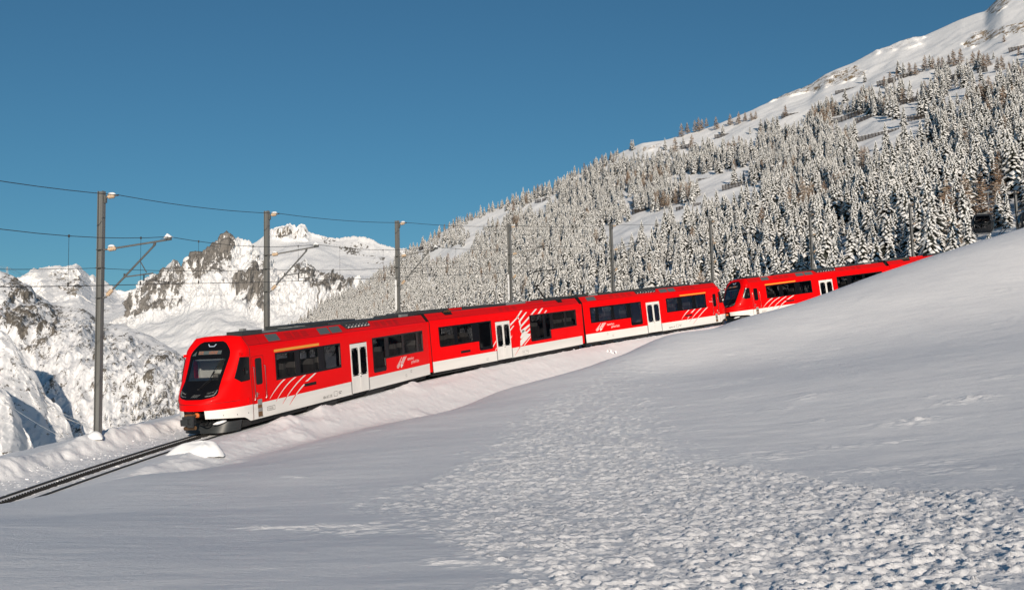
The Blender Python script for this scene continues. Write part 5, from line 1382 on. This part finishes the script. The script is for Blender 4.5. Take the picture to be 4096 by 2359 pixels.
# ------------------------------------------------------------------ trees
def octa(c, ax, ay, az):
    c, ax, ay, az = map(np.array, (c, ax, ay, az))
    return [c + ax, c - ax, c + ay, c - ay, c + az, c - az], [(0, 2, 4), (2, 1, 4), (1, 3, 4), (3, 0, 4), (2, 0, 5), (1, 2, 5), (3, 1, 5), (0, 3, 5)]
def spruce_mesh(seed, nb=105, wide=.22):
    r = random.Random(seed); m = MB()
    lean = r.uniform(-.02, .02)
    for i in range(nb):
        f = ((i + r.random()) / nb)**.80; z = .05 + .90 * f
        rad = (wide * (1 - f)**.80 * (.80 + .35 * math.sin(f * 19 + seed) * r.random()) + .012) * r.uniform(.8, 1.12)
        a = 2.399 * i + r.uniform(-.5, .5); ca, sa = math.cos(a), math.sin(a)
        dr = r.uniform(.45, 1.0)
        d = np.array([ca, sa, -dr]); d /= np.linalg.norm(d); s_ = np.array([-sa, ca, 0.])
        up = np.cross(d, s_); up = up if up[2] > 0 else -up
        c = np.array([ca * rad * .58 + lean * f, sa * rad * .58, z - dr * rad * .42])
        wd = max(.012, rad * r.uniform(.26, .46)); th = r.uniform(.010, .020)
        m.add(*octa(c - up * th * 1.1 - d * rad * .03, d * rad * .60, s_ * wd * 1.02, up * th * 1.1), 1)
        if r.random() < .97:
            m.add(*octa(c + up * th * .30 + d * rad * .10, d * rad * .54 * r.uniform(.8, 1.1), s_ * wd * r.uniform(.8, 1.05), up * th * r.uniform(.9, 1.5)), 0)
    m.add(*octa((lean, 0, .955), (.014, 0, 0), (0, .014, 0), (0, 0, .055)), 0)
    return m.mesh('crown', [M['snow_tree'], M['needle']])
def trunk_mesh(mat, top=.9, r=.012):
    m = MB(); m.tube([(0, 0, -.06), (0, 0, .35), (0, 0, top)], [r, r * .7, .002], 6)
    return m.mesh('trunk', mat)
def larch_mesh(seed, warm):
    r = random.Random(seed); m = MB()
    for i in range(26):
        f = i / 25; z = .12 + .83 * f
        rad = .29 * (1 - f)**.72 * r.uniform(.6, 1.2) + .012
        for k in range(7):
            a = r.uniform(0, 6.283); ca, sa = math.cos(a), math.sin(a); s = np.array([-sa, ca, 0.])
            p0 = np.array([0, 0, z]); p1 = np.array([ca * rad * .55, sa * rad * .55, z - .01 * r.random()]); p2 = np.array([ca * rad, sa * rad, z + r.uniform(-.02, .03)])
            wv = .004 + .004 * r.random()
            mt = 1 if r.random() < warm else 0
            zz = np.array([0, 0, wv])
            m.add([p0 - zz, p0 + zz, p1 + zz, p1 - zz, p2], [(0, 1, 2, 3), (3, 2, 4)], mt)
            m.add([p0 * .6 + p1 * .4, p1 + s * rad * .25, p2 * .9 + p1 * .1, p1 - s * rad * .25], [(0, 1, 2, 3)], mt if r.random() < .5 else 2) if r.random() < .45 else None
            for q in range(2):
                t = r.uniform(.35, .9); b = p0 + (p2 - p0) * t; e = b + s * rad * r.uniform(-.35, .35) + np.array([0, 0, r.uniform(-.03, .01)])
                m.add([b - zz * .8, b + zz * .8, e], [(0, 1, 2)], mt if r.random() < .6 else 2)
    return m.mesh('crown', [M['larch'], M['larch_bare'], M['snow_tree']])
def snow_tree():
    q = NT('snow_on_branches'); b = q.b
    q.l(q.ramp(q.noise(1.4, 3), [(.3, (.78, .77, .755)), (.7, (.88, .875, .87))]), b.inputs['Base Color'])
    b.inputs['Roughness'].default_value = .7; b.inputs['Specular IOR Level'].default_value = .15
    return q.mat
M['snow_tree'] = snow_tree()
SPR = [spruce_mesh(100 + k, 95 + 8 * (k % 3), [.27, .31, .24, .29, .34, .25][k]) for k in range(6)]
LAR = [larch_mesh(200 + k, [.1, .25, .45, .8][k]) for k in range(4)]
TRK = [trunk_mesh(M['bark']), trunk_mesh(M['bark'], .96, .010)]

# where trees grow on the mountainside
U, V = LH.uvpix(); P = LH.P
def onhill(u, v):
    k = np.argmin((U - u)**2 + (V - v)**2); i, j = divmod(int(k), LH.nu)
    return survey(u, v, P[i, j, 1])
CLEAR = [[(3425, 575), (3440, 520), (3520, 490), (3640, 470), (3710, 480), (3690, 520), (3600, 545), (3450, 590)], [(2500, 880), (2520, 850), (2660, 840), (2780, 805), (2880, 770), (3000, 740), (3060, 745), (3040, 790), (2850, 840), (2660, 890)],
         [(2660, 735), (2700, 700), (2860, 690), (3020, 660), (3060, 680), (2920, 735), (2760, 740)], [(2380, 960), (2420, 900), (2640, 880), (2700, 905), (2560, 950), (2480, 1010)], [(3880, 1060), (3890, 960), (3990, 930), (4060, 840), (4200, 820), (4200, 1060)],
         [(1840, 930), (1880, 885), (2000, 850), (2160, 800), (2240, 770), (2240, 815), (2060, 850), (1950, 900), (1900, 960)], [(3560, 440), (3600, 420), (3760, 395), (3900, 340), (3960, 300), (4010, 310), (3960, 360), (3800, 420), (3600, 460)], [(1700, 1020), (1720, 1000), (1880, 985), (1900, 1000), (1880, 1015), (1720, 1035)],
         [(2440, 800), (2500, 760), (2560, 770), (2540, 820), (2470, 830)], [(3300, 470), (3420, 455), (3560, 470), (3560, 500), (3330, 510)], [(3860, 300), (4100, 215), (4100, 260), (3900, 330)], [(1960, 880), (2040, 870), (2030, 900), (1960, 905)], [(1690, 1130), (1720, 1110), (1760, 1130), (1730, 1160)]]
TL_U = [900, 1500, 2000, 2450, 2560, 2700, 2850, 3000, 3150, 3300, 3400, 3500, 3620, 3760, 3900, 4000, 4096, 4800]
TL_V = [1300, 1090, 800, 630, 640, 620, 590, 560, 500, 440, 400, 350, 318, 290, 275, 260, 215, 0]
FENCES = [(4038, 211, 4100, 200, 17, 'topmost dark timber snow fence at the right edge under the rock band'), (3911, 296, 3950, 289, 20, 'short dark snow fence standing alone below the upper larches'), (3808, 325, 3843, 320, 22, 'short snow fence between two tall snowy spruces'), (3592, 323, 3733, 300, 20, 'long dark snow fence below the row of brown larches'), (3510, 347, 3584, 328, 18, 'snow fence directly left of the longest upper fence'), (3343, 380, 3427, 362, 14, 'snow fence near the bare ridge, leftmost of the upper row'),
          (3602, 422, 3668, 406, 18, 'snow fence half hidden by spruces in the middle of the slope'), (3128, 479, 3218, 468, 18, 'snow fence among shrubs below the rocky ridge'), (3334, 495, 3366, 488, 17, 'short snow fence left of the dark double fence'), (3369, 486, 3448, 459, 18, 'dark snow fence above the long clearing fence'), (3420, 500, 3551, 469, 22, 'long dark snow fence at the top of the open clearing'), (3633, 486, 3700, 475, 17, 'snow fence right of the open clearing'), (3437, 569, 3599, 534, 19, 'long snow fence along the bottom of the open clearing'), (3705, 575, 3784, 551, 16, 'snow fence buried among spruces right of the clearing'),
          (2860, 555, 3025, 541, 14, 'pale snow fence on the upper bench under the ridge larches'), (2728, 599, 2756, 594, 15, 'short snow fence beside a larch on the left upper bench'), (2788, 727, 2905, 718, 10, 'low snow fence above the middle clearing'), (2891, 764, 2994, 747, 20, 'dark snow fence at the end of the middle clearing'), (2531, 864, 2632, 853, 22, 'brown snow fence behind the fifth mast'), (2775, 826, 2803, 821, 10, 'tiny snow fence in the middle clearing, right one of two'), (2706, 843, 2731, 838, 12, 'tiny snow fence in the middle clearing, left one of two'),
          (1723, 1008, 1875, 985, 18, 'long brown snow fence low on the slope, right of the third mast'), (1676, 1006, 1692, 1000, 14, 'short dark snow fence left of the long low fence'), (2141, 813, 2163, 809, 11, 'small snow fence under the left skyline trees'), (2170, 806, 2184, 802, 10, 'smallest snow fence under the left skyline trees'), (1951, 844, 2016, 828, 10, 'thin post fence on the left skyline of the wooded slope')]
rt = np.random.default_rng(21)
N = 37500
iu = rt.uniform(6, LH.nu - 2, N); iv = rt.uniform(0.2, LH.nv - 2, N)
iv[-1500:] = rt.uniform(.05, 4.5, 1500); _fu = (rt.uniform(1230, 2480, 1500) - 900) / 3900 * (LH.nu - 1); iu[-1500:] = _fu
i0, j0 = iv.astype(int), iu.astype(int); fi, fj = iv - i0, iu - j0
bil = lambda A: (A[i0, j0].T * (1 - fi) * (1 - fj) + A[i0 + 1, j0].T * fi * (1 - fj) + A[i0, j0 + 1].T * (1 - fi) * fj + A[i0 + 1, j0 + 1].T * fi * fj).T
TP = bil(P); tu, tv = bil(U), bil(V)
cell = np.linalg.norm(np.cross(P[i0 + 1, j0] - P[i0, j0], P[i0, j0 + 1] - P[i0, j0]), axis=1)
dens = cell / np.percentile(cell, 97)
warp_u, warp_v = tu + 12 * noise3(TP[:, 0] / 18, TP[:, 1] / 18, 1.), tv + 9 * noise3(TP[:, 0] / 18, TP[:, 1] / 18, 5.)
keep = rt.random(N) < dens * np.where(tu > 2300, 1.25, 1.6)
above = tv < np.interp(tu, TL_U, TL_V) + 18 * noise3(TP[:, 0] / 25, TP[:, 1] / 25, 3.)
keep &= ~above | (rt.random(N) < .03 * (tv > np.interp(tu, TL_U, TL_V) - 45))
inclear = np.zeros(N, bool)
for c in CLEAR: inclear |= in_poly(warp_u, warp_v, c)
keep &= ~(inclear & (rt.random(N) < .97))
_hp = 17. / TP[:, 1] * 4000
for c in CLEAR: keep &= ~(in_poly(warp_u, warp_v - .42 * _hp, c) & (rt.random(N) < .85))
for (u0, v0, u1, v1, hp, _l) in FENCES:
    vl = v0 + (tu - u0) * (v1 - v0) / (u1 - u0)
    keep &= ~((tu > u0 - .12 * _hp) & (tu < u1 + .12 * _hp) & (tv > vl - 3) & (tv < vl + _hp * .95) & (rt.random(N) < .95))
gap = fbm(TP[:, 0] / 40, TP[:, 1] / 40, 7., 3)
keep &= ~((gap > .42) & (rt.random(N) < .7))
keep[-1500:] = (rt.random(1500) < .55) & ~((gap[-1500:] > .36))
keep &= (tu > 1120) & (tu < 4700) & (tv < 1420)
# keep the stems a little apart
idx = np.nonzero(keep)[0]; grid_ = {}; sel = []
for k in idx:
    x, y = TP[k, 0], TP[k, 1]; c = (int(x // 5), int(y // 5)); ok = True
    for a in (-1, 0, 1):
        for b in (-1, 0, 1):
            for (xx, yy) in grid_.get((c[0] + a, c[1] + b), ()):
                if (xx - x)**2 + (yy - y)**2 < 4.9**2: ok = False
    if ok: grid_.setdefault(c, []).append((x, y)); sel.append(k)
sel = np.array(sel)
larchy = fbm(TP[sel, 0] / 55, TP[sel, 1] / 55, 3., 3) + .10 * (TP[sel, 2] > 200) + rt.normal(0, .16, len(sel)) + .03 * (tu[sel] > 3300)
isl = larchy > .42
tall = np.where(isl, rt.uniform(11, 18, len(sel)), 8 + 11.5 * rt.random(len(sel))**.9) * (1 - .25 * (tv[sel] < np.interp(tu[sel], TL_U, TL_V) + 40))
tall *= np.interp(tu[sel], [1200, 2000, 3000], [.9, .95, 1.0])
size = tall / TP[sel, 1]
vis_top = tv[sel] - size * 4000
TRAIN_U, TRAIN_V = [900, 1700, 2330, 2900, 3540, 3880, 4096, 4300], [1310, 1180, 1090, 1070, 1005, 960, 905, 830]
seen = (tv[sel] - .55 * size * 4000 < np.interp(tu[sel], TRAIN_U, TRAIN_V)) & (tu[sel] < 4110)
# individuals: the ones that show largest
rankS = [k for k in np.argsort(-size) if seen[k] and not isl[k]][:285]
rankL = [k for k in np.argsort(-size) if seen[k] and isl[k]][:255]
MU = [1071, 1589, 2036, 2445, 2842, 3240, 3644, 4070]
ORD = ['second', 'third', 'fourth', 'fifth', 'sixth', 'seventh', 'eighth', 'ninth']
def zone(u, v):
    k = int(np.searchsorted(MU, u))
    wh = 'left of the third mast' if k <= 1 else ('right of the ninth mast' if k > 7 else 'between the %s and %s masts' % (ORD[k - 1], ORD[k]))
    top, low = np.interp(u, TL_U, TL_V), np.interp(u, TRAIN_U, TRAIN_V)
    f = (v - top) / (low - top)
    return ('low on the slope ' if f > .88 else 'halfway up the slope ' if f > .6 else 'high on the slope ') + wh
rp_ = random.Random(77)
def place_tree(name, crown, trunk, p, h, rz, lab, cat, grp, lean=0.):
    t = empty(name, lab, cat, grp, loc=tuple(p), rz=rz)
    t.scale = (h, h, h); t.rotation_euler = (rp_.gauss(0, .025), rp_.gauss(0, .025), rz)
    link(bpy.data.objects.new('crown', crown), t); link(bpy.data.objects.new('trunk', trunk), t)
    return t
rp = random.Random(9)
used = set()
for k in rankS:
    used.add(k); z_ = zone(tu[sel[k]], tv[sel[k]])
    place_tree('snowy_spruce', SPR[rp.randrange(6)], TRK[0], TP[sel[k]], tall[k], rp.uniform(0, 6.28), ('tall' if tall[k] > 14.5 else 'small') + ' snow laden spruce ' + z_, 'spruce tree', ('tall' if tall[k] > 14.5 else 'small') + ' snow laden spruces ' + z_)
for k in rankL:
    used.add(k); z_ = zone(tu[sel[k]], tv[sel[k]])
    place_tree('frosted_larch', LAR[rp.choice([0, 1, 1, 2, 2, 3])], TRK[1], TP[sel[k]], tall[k], rp.uniform(0, 6.28), ('tall' if tall[k] > 14.5 else 'small') + ' brown frosted larch ' + z_, 'larch tree', ('tall' if tall[k] > 14.5 else 'small') + ' brown larches ' + z_)
RIDGE_L = [(2728.6, 548, 60, 1), (2750, 536, 51, 1), (2781, 531, 55, 0), (2796, 526, 61, 1), (2808, 522, 51, 1), (2826, 511, 43, 0), (2865, 520, 58, 1), (2922, 504, 54, 1), (2955, 498, 55, 2), (2982, 485, 42, 2), (3005, 483, 40, 1), (3022, 479, 40, 1)]
UP_L = [(2702, 612, 70, 1), (2770, 602, 70, 1), (3587, 309, 36, 3), (3640, 301, 58, 3), (3663, 301, 55, 2), (3700, 280, 65, 2), (3732, 280, 58, 2), (3756, 276, 55, 2), (3772, 274, 52, 3), (3797, 267, 55, 3), (3817, 266, 75, 2), (3844, 254, 68, 3), (3892, 264, 66, 2), (3919, 248, 55, 3), (3939, 275, 66, 3), (3955, 267, 60, 2), (4010, 281, 66, 2), (4016, 170, 35, 3), (4077, 225, 45, 3), (3990, 283, 60, 2), (4040, 300, 60, 3), (4070, 310, 66, 2), (3450, 400, 60, 1), (3480, 392, 55, 2), (3430, 420, 60, 1), (3330, 470, 70, 2), (3345, 455, 60, 1), (3240, 480, 45, 2)]
for n_, lst in enumerate((RIDGE_L, UP_L)):
    for u, v, hp, kd in lst:
        p = onhill(u, v)
        place_tree('frosted_larch', LAR[kd], TRK[1], p - np.array([0, 0, .3]), hp * p[1] / 4000 * 1.04, rp.uniform(0, 6.28), 'frosted larch standing on the snowy ridge against the blue sky' if n_ == 0 else 'brown larch at the upper tree line above the snow fences', 'larch tree', 'larches on the ridge against the sky' if n_ == 0 else 'larches at the upper tree line')
# the rest of the wood is one mass
def wood(name, label, ks, meshes, cat):
    ks = np.array(ks)
    src = []
    for me in meshes:
        src.append(next(o for o in COL.objects if o.type == 'MESH' and o.data == me))
    V_ = TP[sel[ks]] - np.array([0, 0, .2])
    me = bpy.data.meshes.new(name); me.from_pydata([tuple(v) for v in V_], [], [])
    a = me.attributes.new('size', 'FLOAT', 'POINT'); a.data.foreach_set('value', tall[ks].astype(np.float32))
    a = me.attributes.new('turn', 'FLOAT', 'POINT'); a.data.foreach_set('value', rt.uniform(0, 6.28, len(ks)).astype(np.float32))
    a = me.attributes.new('variant', 'INT', 'POINT'); a.data.foreach_set('value', rt.integers(0, len(src), len(ks)).astype(np.int32))
    o = bpy.data.objects.new(name, me); COL.objects.link(o)
    ng = bpy.data.node_groups.new(name, 'GeometryNodeTree')
    ng.interface.new_socket('Geometry', in_out='INPUT', socket_type='NodeSocketGeometry'); ng.interface.new_socket('Geometry', in_out='OUTPUT', socket_type='NodeSocketGeometry')
    gi, go = ng.nodes.new('NodeGroupInput'), ng.nodes.new('NodeGroupOutput')
    iop = ng.nodes.new('GeometryNodeInstanceOnPoints'); jn = ng.nodes.new('GeometryNodeJoinGeometry')
    for s_ in src:
        oi = ng.nodes.new('GeometryNodeObjectInfo'); oi.inputs['Object'].default_value = s_; oi.inputs['As Instance'].default_value = True
        ng.links.new(oi.outputs['Geometry'], jn.inputs[0])
    def at(nm, dt):
        n = ng.nodes.new('GeometryNodeInputNamedAttribute'); n.data_type = dt; n.inputs['Name'].default_value = nm; return n.outputs[0]
    cx = ng.nodes.new('ShaderNodeCombineXYZ'); ng.links.new(at('turn', 'FLOAT'), cx.inputs[2])
    sx = ng.nodes.new('ShaderNodeCombineXYZ'); sz = at('size', 'FLOAT')
    for q in range(3): ng.links.new(sz, sx.inputs[q])
    ng.links.new(gi.outputs[0], iop.inputs['Points']); ng.links.new(jn.outputs[0], iop.inputs['Instance'])
    iop.inputs['Pick Instance'].default_value = True
    ng.links.new(at('variant', 'INT'), iop.inputs['Instance Index']); ng.links.new(cx.outputs[0], iop.inputs['Rotation']); ng.links.new(sx.outputs[0], iop.inputs['Scale'])
    ng.links.new(iop.outputs[0], go.inputs[0])
    md = o.modifiers.new('wood', 'NODES'); md.node_group = ng
    return tag(o, label, cat, kind='stuff')
restS = [k for k in range(len(sel)) if k not in used and not isl[k] and tu[sel[k]] < 4400]
restL = [k for k in range(len(sel)) if k not in used and isl[k] and tu[sel[k]] < 4400]
print('TREES', len(sel), 'ind', len(rankS), len(rankL), 'rest', len(restS), len(restL))
wood('spruce_forest', 'dense snowy spruce wood covering the mountainside', restS, SPR, 'forest')
wood('larch_wood', 'brownish larches scattered through the spruce wood', restL, LAR, 'forest')
# small conifers at the foot of the gorge wall left of the train
UE, VE = LE.uvpix(); g = []
rg_ = random.Random(31)
SM = spruce_mesh(77, 40, .24)
for k in range(120):
    u = rg_.uniform(400, 800); v = rg_.uniform(1480, 1690)
    edge = np.interp(u, [400, 480, 560, 640, 720, 800], [1690, 1650, 1610, 1540, 1490, 1470])
    if v < edge: continue
    kk = np.argmin((UE - u)**2 + (VE - v)**2); i, j = divmod(int(kk), LE.nu)
    g.append((LE.P[i, j], rg_.uniform(5, 9)))
for p, h in g:
    place_tree('snowy_spruce', SM, TRK[0], p - np.array([0, 0, .4]), h, rg_.uniform(0, 6), 'small snowy spruce at the foot of the gorge wall left of the train', 'spruce tree', 'small spruces at the foot of the gorge wall')

# ------------------------------------------------------------------ avalanche fences
def gap_of(u0, u1): return max(2, round(abs(u1 - u0) / 13))
for (u0, v0, u1, v1, hp, lab) in FENCES:
    a, b = onhill(u0, v0), onhill(u1, v1); b = survey(u1, v1, a[1] + (b[1] - a[1]) * .3) if abs(b[1] - a[1]) > 12 else b
    hgt = hp * a[1] / 4000 * 1.3
    t = empty('snow_fence', lab, 'snow fence', 'avalanche fences on the mountainside', loc=tuple(a))
    d = b - a; n = gap_of(u0, u1); h_ = np.array([d[1], -d[0], 0.]); h_ /= np.linalg.norm(h_); h_ = -h_ if h_[1] > 0 else h_
    up = np.array([0, 0, 1.]) + .25 * np.array([0, 1, 0]); up /= np.linalg.norm(up)
    e = d / np.linalg.norm(d)
    pm_ = MB().obox(up * hgt * .47, e * .24, h_ * .2, up * hgt * .56).mesh('post', M['timber'])
    for k in range(n + 1):
        o = bpy.data.objects.new('post', pm_); link(o, t); o.location = tuple(d * k / n)
    if hp <= 10 and u0 < 2000: nr = 1
    else: nr = 5
    rm = MB().obox(d / 2, d / 2, -h_ * .05, up * hgt * .062).mesh('slat', M['timber'])
    for k in range(nr):
        o = bpy.data.objects.new('slat', rm); link(o, t); o.location = tuple(up * hgt * (.16 + .80 * k / max(1, nr - 1) * .98) + h_ * .12)
    sm_ = MB()
    for k in range(n): sm_.obox(d * (k + .5) / n + up * hgt * (1.03) , d / n * .30, h_ * .12, up * hgt * .025)
    o = sm_.build('snow_cap', M['snow_soft'], t); o['kind'] = 'stuff'
# snow shed at the left end of the wood
p = onhill(1360, 1200)
t = empty('snow_shed', 'small dark slatted shed with a snowy roof left of the wood', 'shed', loc=tuple(p))
k = p[1] / 4000
MB().add([(-20 * k, 0, 4 * k), (18 * k, -2, 16 * k), (20 * k, 6, 20 * k), (-14 * k, 8, 9 * k), (-20 * k, 0, 1 * k), (18 * k, -2, 12 * k)], [(0, 1, 2, 3), (0, 4, 5, 1)]).build('roof', M['snow_soft'], t)
wl = MB()
for q in range(6): wl.obox(((-14 + q * 5) * k, .5, (-5 + q * 1.6) * k), (1.7 * k, 0, .5 * k), (0, .2, 0), (0, 0, 6 * k))
wl.box(-17 * k, 14 * k, 1.0, 4, -10 * k, 4 * k); wl.build('wall', M['timber'], t)

# ------------------------------------------------------------------ gondolas
def make_gondola():
    t = empty('gondola_cabin', '', 'gondola', 'cable car cabins')
    LV = [(0, .60), (.18, .82), (.45, .96), (.95, 1.04), (1.35, 1.0), (1.75, .84), (1.98, .66)]
    def ring(z, s, off=0.):
        out = []
        for q in range(16):
            a = 2 * math.pi * (q + .5) / 16; c, s2 = math.cos(a), math.sin(a)
            e = .62
            out.append(((s + off) * 1.12 * math.copysign(abs(c)**e, c), (s + off) * 1.0 * math.copysign(abs(s2)**e, s2), z))
        return out
    G = [ring(z, s) for z, s in LV]; G = [g_ + g_[:1] for g_ in G]
    win = lambda i, j: 2 <= i <= 4 and (j % 4) in (0, 3, 2) and not (j % 4 == 1)
    sh = MB().grid(G, 0, True, lambda i, j: not win(i, j)); sh.add(G[0][:-1], [tuple(range(16))]); sh.add(G[-1][:-1], [tuple(range(16))])
    for j in (0, 4, 8, 12):
        sh.tube([G[i][j + 1] for i in range(len(LV))], .045, 5); sh.tube([G[i][j + 2] for i in range(len(LV))], .045, 5)
    sh.build('cabin_shell', M['gondola'], t)
    g2 = MB(); g2.grid([[(x * .985, y * .985, z) for x, y, z in r] for r in G], 0, True, win); g2.build('window', M['glass'], t)
    MB().box(-.5, .5, -.45, .45, 1.96, 2.08).build('roof', M['roofgrey'], t)
    s = MB(); s.box(-.85, -.45, -.6, .6, .42, .5).box(.45, .85, -.6, .6, .42, .5).box(-.9, -.82, -.6, .6, .5, .95).box(.82, .9, -.6, .6, .5, .95); s.build('bench', M['seatcloth'], t)
    r = MB()
    for y in (-1.14, -1.26): r.tube([(.1, -.95, 1.05), (1.0, y, 1.02), (2.1, y, 1.12)], .03, 5)
    for x in (.9, 1.3, 1.7, 2.05): r.tube([(x, -1.05, 1.02), (x + .05, -1.34, 1.14)], .025, 5)
    r.tube([(.2, -1.0, .25), (.9, -1.1, 1.0)], .025, 5).tube([(-.2, -1.0, .2), (.5, -1.06, .95)], .025, 5); r.build('ski_rack', M['gondola'], t)
    h = MB(); h.tube([(.0, 0, 2.05), (.55, 0, 2.35), (.70, 0, 2.9), (.62, 0, 3.6), (.60, 0, 4.3)], .05, 6).box(.2, 1.0, -.09, .09, 4.25, 4.42).lathe((.28, -.1, 4.34), (.28, .1, 4.34), [(0, .11), (1, .11)], 8).lathe((.92, -.1, 4.34), (.92, .1, 4.34), [(0, .11), (1, .11)], 8); h.build('hanger', M['roofgrey'], t)
    return t
gd = make_gondola(); gp = survey(3932, 935, 103)
gd.location = tuple(gp); gd.rotation_euler = (0, .03, -.45); gd['label'] = 'dark gondola cabin with a ski rack hanging above the snow slope at right'
g2_ = copy_tree(gd); gq = survey(4119, 930, 98); g2_.location = tuple(gq); g2_.rotation_euler = (0, .03, -.2); g2_['label'] = 'second gondola cabin cut off by the right picture edge behind the mast'
m = MB(); ga = gp + np.array([.5, 0, 4.36]); dv = (gq + np.array([.55, 0, 4.36])) - ga
m.tube([ga - dv * 4.5 - np.array([0, 0, 6]), ga - dv * 2 - np.array([0, 0, 1.5]), ga, ga + dv, ga + dv * 4 + np.array([0, 0, 3])], .018, 5)
tag(m.build('haul_rope', M['wire']), 'steel rope carrying the gondola cabins at right', 'cable')
# ------------------------------------------------------------------ power line over the gorge
M['frost_wire'] = pmat('frosted_cable', (.62, .62, .62), .6)
for (a, b, Ya, Yb, sg_, lab) in [((-120, 1395), (372, 1706), 430, 330, 3.0, 'uppermost frosted cable crossing the gorge'), ((-120, 1425), (372, 1712), 430, 330, 3.5, 'frosted cable just under the uppermost one over the gorge'), ((60, 1555), (400, 1725), 380, 330, 1.2, 'short frosted cable in the middle of the gorge'), ((-60, 1545), (236, 1742), 400, 320, 1.0, 'lowest frosted cable, ending behind the snow bank')]:
    p, q = survey(*a, Ya), survey(*b, Yb)
    m = MB(); m.tube([p + (q - p) * t - np.array([0, 0, 4 * sg_ * t * (1 - t)]) for t in np.linspace(0, 1, 15)], .07, 5)
    tag(m.build('power_cable', M['frost_wire']), lab, 'cable', 'frosted cables over the gorge')
p = survey(28, 1098, 1190); h = 9.5
t = empty('lattice_pylon', 'tiny white lattice pylon on the left skyline', 'pylon', loc=tuple(p))
m = MB()
for sx in (-1, 1):
    for sy in (-1, 1): m.tube([(sx * 1.3, sy * 1.3, -3), (sx * .25, sy * .25, h)], .16, 4)
for z in (1, 3, 5, 7):
    k = 1.3 - 1.05 * (z + 3) / (h + 3)
    m.tube([(-k, -k, z), (k, -k, z + 1.6)], .09, 4).tube([(k, -k, z), (-k, -k, z + 1.6)], .09, 4)
m.build('tower', M['frost_wire'], t)
m = MB()
for z in (6, 7.5): m.tube([(-2.6, 0, z), (2.6, 0, z)], .12, 4)
m.build('crossarm', M['frost_wire'], t)
for k in range(3):
    m = MB(); a = p + np.array([(-2.4, 2.4, 0)[k], 0, (7.5, 7.5, h)[k]]); b = survey(110 + 14 * k, 1106, 1300); c = survey(-300, 990 + 18 * k, 1100)
    m.tube([c, (a + c) / 2 - np.array([0, 0, 3]), a, (a + b) / 2 - np.array([0, 0, 2]), b], .10, 4)
    tag(m.build('power_cable', M['frost_wire']), 'faint cable running from the tiny skyline pylon', 'cable', 'cables of the skyline pylon')
bpy.context.view_layer.update()
